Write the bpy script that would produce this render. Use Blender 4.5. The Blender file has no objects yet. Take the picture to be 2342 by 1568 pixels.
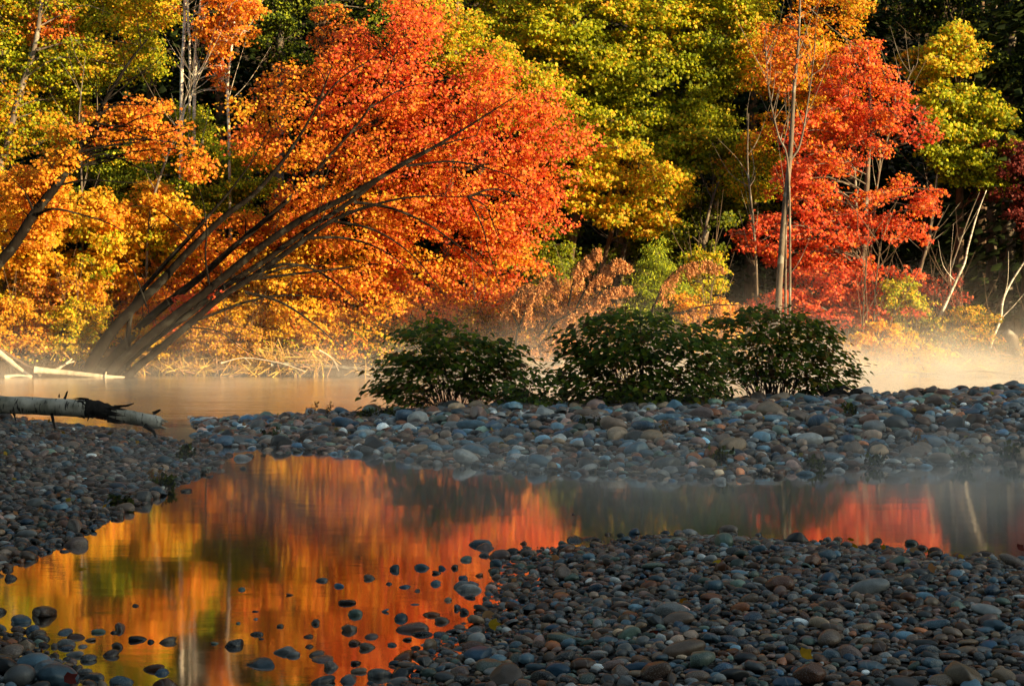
import bpy, math, random
import numpy as np
from mathutils import Vector

rng = np.random.default_rng(7)
random.seed(7)
C = bpy.context.scene.collection
F, CX, HY, EYE = 3903.0, 1171.0, 720.0, 1.5      # focal length and horizon measured on the photograph, eye height in metres


def P(x, y, Y):
    """a point seen at (x, y) in the photograph, standing Y metres away"""
    return np.array([(x - CX) / F * Y, Y, EYE - (y - HY) / F * Y])


def W(x, y, z=0.0):
    """a point on the level z seen at (x, y)"""
    Y = (EYE - z) * F / (y - HY)
    return np.array([(x - CX) / F * Y, Y])


# ------------------------------------------------------------------ mesh helpers
def mesh_from(name, V, faces, mat, smooth=False, col=None):
    V = np.asarray(V, np.float32)
    me = bpy.data.meshes.new(name)
    groups = [np.asarray(f, np.int32) for f in (faces if isinstance(faces, list) else [faces]) if len(f)]
    nl = sum(g.size for g in groups)
    nf = sum(len(g) for g in groups)
    me.vertices.add(len(V))
    me.loops.add(nl)
    me.polygons.add(nf)
    me.vertices.foreach_set('co', V.ravel())
    me.loops.foreach_set('vertex_index', np.concatenate([g.ravel() for g in groups]))
    tot = np.concatenate([np.full(len(g), g.shape[1], np.int32) for g in groups])
    start = np.concatenate([[0], np.cumsum(tot)[:-1]]).astype(np.int32)
    me.polygons.foreach_set('loop_start', start)
    if smooth:
        me.polygons.foreach_set('use_smooth', np.ones(nf, bool))
    if col is not None:
        a = me.color_attributes.new('tint', 'FLOAT_COLOR', 'POINT')
        c = np.ones((len(V), 4), np.float32)
        c[:, :3] = col
        a.data.foreach_set('color', c.ravel())
    me.update(calc_edges=True)
    me.validate()
    if mat:
        me.materials.append(mat)
    return me


def obj(name, me, parent=None, loc=None):
    o = bpy.data.objects.new(name, me)
    C.objects.link(o)
    if parent is not None:
        o.parent = parent
    if loc is not None:
        o.location = loc
    return o


def tag(o, label, cat=None, group=None, kind=None):
    if label:
        o['label'] = label
    if cat:
        o['category'] = cat
    if group:
        o['group'] = group
    if kind:
        o['kind'] = kind
    return o


def empty(name, loc, label, cat, group=None):
    o = bpy.data.objects.new(name, None)
    C.objects.link(o)
    o.location = loc
    o.empty_display_size = 0.2
    return tag(o, label, cat, group)


class Tubes:
    """collects tapered tubes along polylines"""
    def __init__(self):
        self.V, self.F, self.n = [], [], 0
        self.caps = []

    def add(self, pts, rad, sides=6, wob=0.0):
        pts = np.asarray(pts, float)
        m = len(pts)
        rad = np.full(m, rad) if np.isscalar(rad) else np.asarray(rad, float)
        t = np.gradient(pts, axis=0)
        t /= np.linalg.norm(t, axis=1)[:, None] + 1e-9
        up = np.array([0.13, 0.21, 1.0]) if abs(t[0][2]) < 0.9 else np.array([1.0, 0.1, 0.0])
        a = np.cross(t, up)
        a /= np.linalg.norm(a, axis=1)[:, None] + 1e-9
        b = np.cross(t, a)
        th = np.arange(sides) / sides * 2 * math.pi
        ring = a[:, None, :] * np.cos(th)[None, :, None] + b[:, None, :] * np.sin(th)[None, :, None]
        rr = rad[:, None] * (1 + wob * rng.normal(size=(m, sides)))
        V = pts[:, None, :] + ring * rr[:, :, None]
        i = np.arange(m - 1)[:, None] * sides
        j = np.arange(sides)[None, :]
        k = (j + 1) % sides
        f = np.stack([i + j, i + k, i + sides + k, i + sides + j], -1).reshape(-1, 4) + self.n
        self.V.append(V.reshape(-1, 3))
        self.F.append(f)
        base = self.n
        self.n += m * sides
        # end caps as fans to a centre point
        for q, c in ((0, pts[0] - t[0] * rad[0] * 0.15), (m - 1, pts[-1] + t[-1] * rad[-1] * 0.15)):
            self.V.append(c[None, :])
            e = base + q * sides + np.arange(sides)
            self.caps.append(np.stack([e, np.roll(e, -1), np.full(sides, self.n)], -1))
            self.n += 1

    def build(self, name, mat, parent=None, origin=None):
        V = np.concatenate(self.V)
        if origin is not None:
            V = V - np.asarray(origin)
        return obj(name, mesh_from(name, V, [np.concatenate(self.F), np.concatenate(self.caps)], mat, smooth=True), parent)


def smooth_line(pts, n=4):
    """Catmull-Rom through the points"""
    p = np.asarray(pts, float)
    if len(p) < 3:
        return np.array([p[0] + (p[-1] - p[0]) * s for s in np.linspace(0, 1, n + 1)])
    q = np.vstack([2 * p[0] - p[1], p, 2 * p[-1] - p[-2]])
    out = []
    for i in range(1, len(q) - 2):
        for s in np.linspace(0, 1, n, endpoint=False):
            a, b, c, d = q[i - 1], q[i], q[i + 1], q[i + 2]
            out.append(0.5 * (2 * b + (c - a) * s + (2 * a - 5 * b + 4 * c - d) * s * s + (3 * b - a - 3 * c + d) * s ** 3))
    out.append(p[-1])
    return np.array(out)


def inside(poly, x, y):
    poly = np.asarray(poly, float)
    x, y = np.asarray(x, float), np.asarray(y, float)
    r = np.zeros(np.shape(x), bool)
    j = len(poly) - 1
    for i in range(len(poly)):
        xi, yi = poly[i]
        xj, yj = poly[j]
        c = ((yi > y) != (yj > y)) & (x < (xj - xi) * (y - yi) / (yj - yi + 1e-12) + xi)
        r ^= c
        j = i
    return r


def sdist(poly, x, y):
    """signed distance to a polygon, positive inside"""
    poly = np.asarray(poly, float)
    d = np.full(np.shape(x), 1e9)
    for i in range(len(poly)):
        a, b = poly[i - 1], poly[i]
        ab = b - a
        t = np.clip(((x - a[0]) * ab[0] + (y - a[1]) * ab[1]) / (ab @ ab + 1e-12), 0, 1)
        d = np.minimum(d, np.hypot(x - a[0] - t * ab[0], y - a[1] - t * ab[1]))
    return np.where(inside(poly, x, y), d, -d)


_tab = np.random.default_rng(3).random((64, 64))


def vnoise(x, y):
    """smooth value noise 0..1"""
    x, y = np.asarray(x, float), np.asarray(y, float)
    xi, yi = np.floor(x).astype(int), np.floor(y).astype(int)
    fx, fy = x - xi, y - yi
    fx, fy = fx * fx * (3 - 2 * fx), fy * fy * (3 - 2 * fy)
    g = lambda a, b: _tab[a % 64, b % 64]
    return (g(xi, yi) * (1 - fx) + g(xi + 1, yi) * fx) * (1 - fy) + (g(xi, yi + 1) * (1 - fx) + g(xi + 1, yi + 1) * fx) * fy


def sstep(a, b, x):
    t = np.clip((np.asarray(x, float) - a) / (b - a), 0, 1)
    return t * t * (3 - 2 * t)


# ------------------------------------------------------------------ materials
class N:
    def __init__(self, name):
        self.m = bpy.data.materials.new(name)
        self.m.use_nodes = True
        self.t = self.m.node_tree
        self.t.nodes.clear()
        self.out = self.t.nodes.new('ShaderNodeOutputMaterial')

    def n(self, kind, **kw):
        x = self.t.nodes.new('ShaderNode' + kind)
        for k, v in kw.items():
            if k.startswith('_'):
                setattr(x, k[1:], v)
            else:
                s = x.inputs[k.replace('__', ' ')] if not k.isdigit() else x.inputs[int(k)]
                if isinstance(v, bpy.types.NodeSocket):
                    self.t.links.new(v, s)
                else:
                    s.default_value = v
        return x

    def link(self, a, b):
        self.t.links.new(a, b)

    def math(self, op, a, b=None, c=None):
        x = self.t.nodes.new('ShaderNodeMath')
        x.operation = op
        for i, v in enumerate((a, b, c)):
            if v is None:
                continue
            if isinstance(v, bpy.types.NodeSocket):
                self.t.links.new(v, x.inputs[i])
            else:
                x.inputs[i].default_value = v
        return x.outputs[0]

    def mix(self, f, a, b, mode='MIX'):
        x = self.t.nodes.new('ShaderNodeMixRGB')
        x.blend_type = mode
        for s, v in zip(x.inputs, (f, a, b)):
            if isinstance(v, bpy.types.NodeSocket):
                self.t.links.new(v, s)
            elif isinstance(v, (int, float)):
                s.default_value = v
            else:
                s.default_value = (*v, 1)
        return x.outputs[0]

    def ramp(self, f, stops):
        x = self.t.nodes.new('ShaderNodeValToRGB')
        e = x.color_ramp.elements
        while len(e) < len(stops):
            e.new(0.5)
        for q, (p, c) in zip(e, stops):
            q.position = p
            q.color = (*c, 1) if not isinstance(c, (int, float)) else (c, c, c, 1)
        self.t.links.new(f, x.inputs[0])
        return x.outputs[0]


def leaf_material(name, trans=0.42, rough=0.5, spec=0.35):
    g = N(name)
    a = g.n('Attribute', _attribute_name='tint')
    tc = g.n('TexCoord')
    nz = g.n('TexNoise', Vector=tc.outputs['Object'], Scale=22.0, Detail=2.0)
    col = g.mix(1.0, a.outputs['Color'], g.ramp(nz.outputs['Fac'], [(0.3, 0.72), (0.7, 1.18)]), 'MULTIPLY')
    p = g.n('BsdfPrincipled', Base__Color=col, Roughness=rough)
    p.inputs['Specular IOR Level'].default_value = spec
    tcol = g.mix(1.0, col, (1.15, 1.0, 0.55), 'MULTIPLY')
    t = g.n('BsdfTranslucent', Color=tcol)
    m = g.n('MixShader', Fac=trans)
    g.link(p.outputs[0], m.inputs[1])
    g.link(t.outputs[0], m.inputs[2])
    g.link(m.outputs[0], g.out.inputs[0])
    return g.m


def bark_material(name, dark, light, scale=9.0, patch=None, stretch=0.25):
    g = N(name)
    tc = g.n('TexCoord')
    mp = g.n('Mapping', Vector=tc.outputs['Object'])
    mp.inputs['Scale'].default_value = (1, 1, stretch)
    nz = g.n('TexNoise', Vector=mp.outputs[0], Scale=scale, Detail=6.0, Roughness=0.7)
    col = g.ramp(nz.outputs['Fac'], [(0.33, dark), (0.68, light)])
    if patch:
        n2 = g.n('TexNoise', Vector=tc.outputs['Object'], Scale=4.0, Detail=3.0)
        col = g.mix(g.ramp(n2.outputs['Fac'], [(0.56, 0.0), (0.63, 1.0)]), col, patch)
    b = g.n('Bump', Strength=0.8, Distance=0.02, Height=nz.outputs['Fac'])
    p = g.n('BsdfPrincipled', Base__Color=col, Roughness=0.85, Normal=b.outputs[0])
    p.inputs['Specular IOR Level'].default_value = 0.1
    g.link(p.outputs[0], g.out.inputs[0])
    return g.m


def birch_material(name, axis='Z', base=(0.72, 0.68, 0.6), grime=(0.26, 0.25, 0.2)):
    g = N(name)
    tc = g.n('TexCoord')
    mp = g.n('Mapping', Vector=tc.outputs['Object'])
    mp.inputs['Scale'].default_value = (2.0, 2.0, 26.0) if axis == 'Z' else (24.0, 5.0, 5.0)
    nz = g.n('TexNoise', Vector=mp.outputs[0], Scale=1.6, Detail=4.0, Roughness=0.65)
    n2 = g.n('TexNoise', Vector=tc.outputs['Object'], Scale=5.0, Detail=5.0)
    c = g.mix(g.ramp(n2.outputs['Fac'], [(0.40, 0.0), (0.66, 1.0)]), base, grime)
    c = g.mix(g.ramp(nz.outputs['Fac'], [(0.56, 0.0), (0.63, 1.0)]), c, (0.03, 0.028, 0.025))
    b = g.n('Bump', Strength=0.6, Distance=0.01, Height=nz.outputs['Fac'])
    p = g.n('BsdfPrincipled', Base__Color=c, Roughness=0.75, Normal=b.outputs[0])
    g.link(p.outputs[0], g.out.inputs[0])
    return g.m


def stone_material(name, source, kind):
    """source: 'ATTR' reads the vertex tint, 'OBJ' the object's own colour"""
    g = N(name)
    if source == 'ATTR':
        base = g.n('Attribute', _attribute_name='tint').outputs['Color']
    else:
        base = g.n('ObjectInfo').outputs['Color']
    geo = g.n('NewGeometry')
    pos = geo.outputs['Position']
    big = g.n('TexNoise', Vector=pos, Scale=14.0, Detail=5.0, Roughness=0.6)
    fine = g.n('TexNoise', Vector=pos, Scale=230.0, Detail=2.0)
    col = g.mix(1.0, base, g.ramp(big.outputs['Fac'], [(0.3, 0.62), (0.7, 1.3)]), 'MULTIPLY')
    if kind == 'speckled':
        col = g.mix(g.ramp(fine.outputs['Fac'], [(0.53, 0.0), (0.62, 0.3)]), col, (0.5, 0.48, 0.45))
        col = g.mix(g.ramp(fine.outputs['Fac'], [(0.36, 0.5), (0.44, 0.0)]), col, (0.03, 0.03, 0.03))
    elif kind == 'veined':
        wv = g.n('TexWave', Vector=pos, Scale=7.0, Distortion=9.0, Detail=3.0)
        col = g.mix(g.ramp(wv.outputs['Fac'], [(0.93, 0.0), (0.99, 0.22)]), col, (0.46, 0.43, 0.39))
    else:
        col = g.mix(1.0, col, g.ramp(fine.outputs['Fac'], [(0.3, 0.8), (0.7, 1.2)]), 'MULTIPLY')
    z = g.n('SeparateXYZ', Vector=pos).outputs['Z']
    wet = g.ramp(g.math('ADD', g.math('MULTIPLY', z, 12.0), g.math('MULTIPLY', big.outputs['Fac'], 0.5)), [(0.35, 1.0), (0.75, 0.0)])
    col = g.mix(g.math('MULTIPLY', wet, 0.58), col, g.mix(1.0, col, (0.22, 0.22, 0.23), 'MULTIPLY'))
    rough = g.math('MULTIPLY_ADD', wet, -0.16, 0.33)
    bp = g.n('Bump', Strength=0.25, Distance=0.006, Height=fine.outputs['Fac'])
    p = g.n('BsdfPrincipled', Base__Color=col, Roughness=rough, Normal=bp.outputs[0])
    p.inputs['Specular IOR Level'].default_value = 0.5
    g.link(p.outputs[0], g.out.inputs[0])
    return g.m


M = {}
M['leaf'] = leaf_material('autumn leaf', 0.52, 0.55, 0.25)
M['needle'] = leaf_material('evergreen needle', 0.2, 0.6, 0.2)
M['bush'] = leaf_material('green bush leaf', 0.48, 0.5, 0.25)
M['dead'] = leaf_material('dead leaf', 0.25, 0.8, 0.1)
M['dry'] = leaf_material('dry straw', 0.2, 0.8, 0.1)
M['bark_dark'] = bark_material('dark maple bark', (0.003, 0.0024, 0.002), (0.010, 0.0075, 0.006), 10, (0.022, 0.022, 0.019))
M['bark'] = bark_material('brown bark', (0.05, 0.035, 0.025), (0.17, 0.12, 0.085), 9)
M['bark_grey'] = bark_material('grey bark', (0.06, 0.05, 0.042), (0.19, 0.16, 0.13), 8, (0.24, 0.24, 0.21))
M['birch'] = birch_material('birch bark')
M['log_bark'] = birch_material('weathered birch log bark', 'X', (0.56, 0.54, 0.47), (0.20, 0.20, 0.155))
M['rotten'] = bark_material('blackened rotten wood', (0.006, 0.006, 0.006), (0.035, 0.032, 0.03), 14)
M['drift'] = bark_material('bleached driftwood', (0.30, 0.25, 0.19), (0.62, 0.54, 0.43), 12)


def ground_material():
    g = N('river gravel and leaf litter')
    geo = g.n('NewGeometry')
    pos = geo.outputs['Position']
    n1 = g.n('TexNoise', Vector=pos, Scale=1.2, Detail=6.0)
    vo = g.n('TexVoronoi', Vector=pos, Scale=26.0)
    pebble = g.mix(1.0, g.ramp(vo.outputs['Color'], [(0.0, (0.03, 0.03, 0.032)), (1.0, (0.09, 0.082, 0.075))]),
                   g.ramp(vo.outputs['Distance'], [(0.25, 1.0), (0.62, 0.12)]), 'MULTIPLY')
    litter = g.ramp(n1.outputs['Fac'], [(0.3, (0.02, 0.016, 0.01)), (0.7, (0.09, 0.055, 0.025))])
    s = g.n('SeparateXYZ', Vector=pos)
    far = g.ramp(g.math('MULTIPLY_ADD', s.outputs['Y'], 0.01, 0.0), [(0.36, 0.0), (0.40, 1.0)])
    back = g.ramp(g.math('MULTIPLY_ADD', s.outputs['Y'], -0.05, 0.0), [(0.2, 0.0), (0.5, 1.0)])
    both = g.math('MAXIMUM', far, back)
    wood = g.mix(back, litter, (0.02, 0.035, 0.012))
    col = g.mix(both, pebble, wood)
    under = g.ramp(g.math('MULTIPLY_ADD', s.outputs['Z'], 8.0, 0.5), [(0.1, 1.0), (0.5, 0.0)])
    col = g.mix(under, col, g.mix(1.0, col, (0.45, 0.42, 0.34), 'MULTIPLY'))
    b = g.n('Bump', Strength=0.9, Distance=0.03, Height=vo.outputs['Distance'])
    b.invert = True
    p = g.n('BsdfPrincipled', Base__Color=col, Roughness=0.8, Normal=b.outputs[0])
    p.inputs['Specular IOR Level'].default_value = 0.25
    g.link(p.outputs[0], g.out.inputs[0])
    return g.m


def water_material():
    g = N('river water')
    geo = g.n('NewGeometry')
    pos = geo.outputs['Position']
    s = g.n('SeparateXYZ', Vector=pos)
    river = g.ramp(g.math('MULTIPLY_ADD', s.outputs['Y'], 0.05, -1.0), [(0.14, 0.0), (0.34, 1.0)])   # the open current beyond the bar
    mp = g.n('Mapping', Vector=pos)
    mp.inputs['Scale'].default_value = (1.0, 2.6, 1.0)
    n1 = g.n('TexNoise', Vector=mp.outputs[0], Scale=7.0, Detail=4.0, Roughness=0.6)
    n2 = g.n('TexNoise', Vector=mp.outputs[0], Scale=0.9, Detail=2.0)
    mp2 = g.n('Mapping', Vector=pos)
    mp2.inputs['Scale'].default_value = (0.12, 0.55, 1.0)
    n3 = g.n('TexNoise', Vector=mp2.outputs[0], Scale=2.2, Detail=5.0, Roughness=0.65)
    h = g.math('ADD', g.math('MULTIPLY', n1.outputs['Fac'], 0.00022), g.math('MULTIPLY', n2.outputs['Fac'], 0.0011))
    h = g.math('ADD', h, g.math('MULTIPLY', g.math('MULTIPLY', n3.outputs['Fac'], river), 0.06))
    b = g.n('Bump', Strength=1.0, Distance=1.0, Height=h)
    rough = g.math('MULTIPLY_ADD', river, 0.09, 0.045)
    gl = g.n('BsdfGlossy', Color=(0.98, 0.98, 0.98, 1), Roughness=rough, Normal=b.outputs[0])
    tr = g.n('BsdfTransparent', Color=(0.42, 0.40, 0.30, 1))
    deep = g.n('BsdfDiffuse', Color=(0.035, 0.03, 0.018, 1))
    md = g.n('MixShader', Fac=g.math('MULTIPLY_ADD', river, 0.6, 0.35))
    g.link(tr.outputs[0], md.inputs[1])
    g.link(deep.outputs[0], md.inputs[2])
    fr = g.n('Fresnel', IOR=1.5, Normal=b.outputs[0])
    m = g.n('MixShader', Fac=g.math('POWER', fr.outputs[0], 0.30))
    g.link(md.outputs[0], m.inputs[1])
    g.link(gl.outputs[0], m.inputs[2])
    g.link(m.outputs[0], g.out.inputs[0])
    return g.m


# ------------------------------------------------------------------ terrain
near_bank = [W(*p) for p in [(-700, 1425), (-200, 1428), (0, 1440), (55, 1448), (95, 1490), (170, 1528), (235, 1585), (330, 1680), (560, 1720),
                             (760, 1640), (890, 1548), (935, 1500), (1000, 1470), (1060, 1440), (1115, 1400), (1145, 1335), (1180, 1292),
                             (1215, 1252), (1290, 1254), (1400, 1238), (1520, 1224), (1700, 1230), (1900, 1242), (2000, 1254), (2150, 1278),
                             (2342, 1280), (2800, 1275), (3600, 1270)]] + [np.array([14, -8]), np.array([-14, -8])]
left_bank = [W(*p) for p in [(-900, 1400), (-80, 1330), (0, 1302), (160, 1238), (270, 1182), (370, 1118), (448, 1090), (502, 1056), (478, 1040),
                             (420, 1018), (350, 996)]] + [np.array(p) for p in [(-5.4, 22.4), (-9, 23.4), (-30, 24.5), (-30, 9)]]
mid_bar = [W(*p) for p in [(438, 958), (468, 996), (500, 1020), (640, 1024), (750, 1034), (900, 1040), (1050, 1060), (1171, 1076), (1320, 1078),
                           (1520, 1090), (1670, 1090), (1870, 1068), (2070, 1066), (2342, 1054), (2700, 1050), (3800, 1040)]] + \
          [np.array(p) for p in [(40, 27.5), (12, 27.0), (6, 26.4), (2, 25.2), (-1, 24.6), (-3.4, 24.6), (-4.3, 24.3)]]
near_bank, left_bank, mid_bar = np.array(near_bank), np.array(left_bank), np.array(mid_bar)


def shore(x):
    return 41.2 + 0.7 * (vnoise(np.asarray(x) * 0.35 + 11, 0 * np.asarray(x)) - 0.5) * 2 - 0.06 * np.asarray(x)


def ground_z(x, y):
    x, y = np.asarray(x, float), np.asarray(y, float)
    z = np.full(np.broadcast(x, y).shape, -0.62)
    z = z + 0 * x
    d = sdist(near_bank, x, y)
    z = np.maximum(z, np.where(d > 0, 0.13 * sstep(0, 1.3, d) - 0.01, np.maximum(-0.62, d * 0.09 - 0.01)))
    d = sdist(left_bank, x, y)
    H = 0.10 + 0.30 * sstep(-3.4, -6.2, x)
    z = np.maximum(z, np.where(d > 0, H * sstep(-0.6, 3.2, d) - 0.02, np.maximum(-0.62, d * 0.22)))
    d = sdist(mid_bar, x, y)
    H = 0.17 + 0.14 * sstep(-4.5, 0.5, x) + 0.16 * sstep(1.0, 8.0, x)
    z = np.maximum(z, np.where(d > 0, H * sstep(-0.3, 3.0, d) - 0.01, np.maximum(-0.62, d * 0.2)))
    d = y - shore(x)
    far = np.where(d > 0, 0.55 * sstep(0, 1.5, d) + 0.05 * d + np.maximum(0, d - 22) ** 1.35 * 0.13, np.maximum(-0.7, d * 0.4))
    far = far + np.where(d > 0.3, 0.35 * (vnoise(x * 0.8, y * 0.8) - 0.5), 0)
    z = np.maximum(z, far)
    crest = SHADE_RIDGE + 1.6 * (vnoise(x * 0.11 + 5, 0 * x + 2.2) - 0.5) + 1.0 * (vnoise(x * 0.5, 0 * x + 7.7) - 0.5)
    z = np.where(y < -5, np.maximum(z, crest * sstep(-5, -18, y)), z)
    return z


SHADE_RIDGE = 20.6  # height of an unseen ridge added behind the camera to shade the foreground
gx = np.concatenate([np.linspace(-220, -12, 50, endpoint=False), np.linspace(-12, 14, 190, endpoint=False), np.linspace(14, 260, 90)])
gy = np.concatenate([np.linspace(-80, 4, 50, endpoint=False), np.linspace(4, 28, 200, endpoint=False), np.linspace(28, 60, 110, endpoint=False),
                     np.linspace(60, 320, 50)])
GX, GY = np.meshgrid(gx, gy)
GZ = ground_z(GX, GY)
nx, ny = len(gx), len(gy)
idx = np.arange(nx * ny).reshape(ny, nx)
quads = np.stack([idx[:-1, :-1], idx[:-1, 1:], idx[1:, 1:], idx[1:, :-1]], -1).reshape(-1, 4)
g_ = obj('ground', mesh_from('ground', np.stack([GX, GY, GZ], -1).reshape(-1, 3), quads, ground_material(), smooth=True))
tag(g_, 'dark gravel river bed and leaf covered slopes under the trees, plus an unseen shading ridge', kind='structure')

wx, wy = np.linspace(-210, 250, 60), np.linspace(-20, 46, 40)
A, B = np.meshgrid(wx, wy)
idx = np.arange(A.size).reshape(A.shape)
quads = np.stack([idx[:-1, :-1], idx[:-1, 1:], idx[1:, 1:], idx[1:, :-1]], -1).reshape(-1, 4)
w_ = obj('river_water', mesh_from('river_water', np.stack([A, B, 0 * A], -1).reshape(-1, 3), quads, water_material(), smooth=True))
tag(w_, 'still water mirroring the orange autumn trees between gravel banks', kind='structure')

# ------------------------------------------------------------------ leaves
T_MAPLE = (np.array([(0, 0, .05), (0, -.5, 0), (.34, -.3, -.02), (.52, .1, -.09), (.2, .2, 0), (0, .56, -.08), (-.2, .2, 0), (-.52, .1, -.09), (-.34, -.3, -.02)]),
           np.array([(0, 1, 2, 3), (0, 3, 4, 5), (0, 5, 6, 7), (0, 7, 8, 1)]))
T_KITE = (np.array([(0, -.5, 0), (.36, .0, -.1), (0, .55, 0), (-.36, .0, -.1)]), np.array([(0, 1, 2), (0, 2, 3)]))
T_HEART = (np.array([(0, -.45, .02), (.36, -.3, .06), (.3, .1, .05), (0, .6, -.12), (-.3, .1, .05), (-.36, -.3, .06), (0, 0, -.03)]),
           np.array([(0, 1, 2, 6), (6, 2, 3, 3), (6, 3, 4, 4), (0, 6, 4, 5)]))
T_HEART = (T_HEART[0], np.array([(0, 1, 6), (1, 2, 6), (2, 3, 6), (6, 3, 4), (6, 4, 5), (0, 6, 5)]))
T_NEEDLE = (np.array([(0, -.5, 0), (.09, 0, -.01), (0, .5, -.06), (-.09, 0, -.01)]), np.array([(0, 1, 2), (0, 2, 3)]))


class Leaves:
    def __init__(self, template):
        self.T = template
        self.c, self.nrm, self.tip, self.s, self.col = [], [], [], [], []

    def add(self, c, nrm, tip, s, col):
        self.c.append(c)
        self.nrm.append(nrm)
        self.tip.append(tip)
        self.s.append(s)
        self.col.append(col)

    def build(self, name, mat, parent=None, origin=(0, 0, 0)):
        c, n, t = np.concatenate(self.c), np.concatenate(self.nrm), np.concatenate(self.tip)
        s, col = np.concatenate(self.s), np.concatenate(self.col)
        n = n / (np.linalg.norm(n, axis=1)[:, None] + 1e-9)
        t = t - (t * n).sum(1)[:, None] * n
        t = t / (np.linalg.norm(t, axis=1)[:, None] + 1e-9)
        x = np.cross(t, n)
        TV, TF = self.T
        V = (x[:, None, :] * TV[None, :, 0, None] + t[:, None, :] * TV[None, :, 1, None] + n[:, None, :] * TV[None, :, 2, None]) * s[:, None, None] + c[:, None, :]
        k = len(TV)
        Fc = (TF[None] + (np.arange(len(c)) * k)[:, None, None]).reshape(-1, TF.shape[1])
        V = V.reshape(-1, 3) - np.asarray(origin)
        return obj(name, mesh_from(name, V, Fc, mat, col=np.repeat(col, k, 0)), parent)


PAL = {
    'red': [(.74, .12, .05), (.66, .08, .04), (.76, .18, .065)],
    'redorange': [(.70, .19, .035), (.74, .27, .04), (.64, .13, .03)],
    'orange': [(.74, .30, .03), (.70, .22, .03), (.76, .38, .03)],
    'gold': [(.74, .42, .025), (.78, .50, .03), (.70, .33, .025)],
    'yellow': [(.74, .55, .04), (.66, .52, .03), (.76, .46, .03)],
    'ygreen': [(.36, .43, .012), (.48, .50, .014), (.23, .32, .010)],
    'olive': [(.20, .25, .010), (.30, .30, .012), (.12, .18, .008)],
    'green': [(.14, .20, .014), (.21, .25, .014), (.08, .13, .01)],
    'dark': [(.018, .034, .008), (.026, .045, .009), (.013, .024, .006)],
    'brown': [(.56, .27, .11), (.46, .20, .08), (.62, .34, .15)],
    'maroon': [(.20, .035, .03), (.15, .025, .022), (.27, .05, .04)],
    'ochre': [(.66, .42, .03), (.60, .33, .03), (.54, .42, .045)],
}


def pick(pal, n):
    """pal: {'red': .5, 'orange': .5}"""
    names = list(pal)
    w = np.array([pal[k] for k in names], float)
    q = rng.choice(len(names), n, p=w / w.sum())
    tab = np.array([PAL[k] for k in names])
    c = tab[q, rng.integers(0, 3, n)]
    return c * (0.82 + 0.36 * rng.random((n, 1)))


def unit(n):
    v = rng.normal(size=(n, 3))
    return v / np.linalg.norm(v, axis=1)[:, None]


FACE = np.array([0.25, -0.55, 0.55])      # leaves at the wood's edge turn to the open river and the sky


def fill_clump(L, c, r, pal, nleaf, size, flat=0.55, sprays=9, spread=0.34, hang=0.5, twigs=None, sub=None, along=None):
    """a clump of leafy sprays around c with radius r (metres)"""
    main = pal
    k = sprays
    d = unit(k)
    rad = r * (0.45 + 0.6 * rng.random((k, 1)))
    sc = c + d * rad * np.array([1, 0.9, flat + 0.2])
    per = np.maximum(2, (nleaf / k * (0.5 + rng.random(k))).astype(int))
    for q in range(k):
        n = per[q]
        g = rng.normal(size=(n, 3)) * np.array([spread, spread, spread * 0.38]) * r
        g[:, 2] -= 0.25 * np.hypot(g[:, 0], g[:, 1])          # sprays droop at their ends
        if along is not None:                                 # boughs swept outwards
            a = along + unit(1)[0] * .3
            a = a / np.linalg.norm(a)
            g = g * .72 + rng.normal(size=(n, 1)) * spread * 1.5 * r * a
        pc = sc[q] + g
        nr = unit(n) * 0.75 + FACE + d[q] * 0.35
        tip = unit(n) * 0.6 + np.array([0, 0, -hang]) + g / (r + 1e-6) * 0.8
        p = main if sub is None or rng.random() > 0.22 else sub
        col = pick(p, n) * (0.85 + 0.3 * rng.random())
        L.add(pc, nr, tip, size * (0.65 + 0.6 * rng.random(n)), col)
        if twigs is not None and q % 2 == 0:
            m = (c + sc[q]) / 2 + np.array([0, 0, 0.06 * r])
            twigs.add([c, m, sc[q], sc[q] + (sc[q] - c) * 0.35 + np.array([0, 0, -.05])], [0.011, 0.008, 0.005, 0.002], 3)


def scatter_poly(poly, spacing, tries=4000, thin=0.0, seed=0, scale=90.0):
    """points inside a picture outline, at least `spacing` apart; thin drops those in noise hollows so the crown has gaps"""
    poly = np.asarray(poly, float)
    lo, hi = poly.min(0), poly.max(0)
    out = np.zeros((0, 2))
    c = lo + rng.random((tries, 2)) * (hi - lo)
    c = c[inside(poly, c[:, 0], c[:, 1])]
    for q in c:
        if thin and vnoise(q[0] / scale + seed * 3.1, q[1] / scale + seed * 1.7) < thin:
            continue
        if len(out) == 0 or np.min(((out - q) ** 2).sum(1)) > spacing * spacing:
            out = np.vstack([out, q])
    return out


NL = 2.1


def limb(T, trunk, c, r0=0.04, sides=4):
    """a limb from the nearest fitting place on the trunk polyline to a clump"""
    d = np.linalg.norm(trunk - c, axis=1) + np.maximum(0, trunk[:, 2] - c[2] + 0.2) * 1.3
    a = trunk[np.argmin(d)]
    L = np.linalg.norm(c - a)
    m1 = a + (c - a) * 0.35 + np.array([0, 0, 0.10 * L]) + rng.normal(size=3) * 0.04 * L
    m2 = a + (c - a) * 0.7 + np.array([0, 0, 0.10 * L]) + rng.normal(size=3) * 0.05 * L
    rr = min(r0, 0.006 + 0.008 * L)
    T.add(smooth_line([a, m1, m2, c], 3), np.linspace(rr, 0.006, 10), sides)


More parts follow.
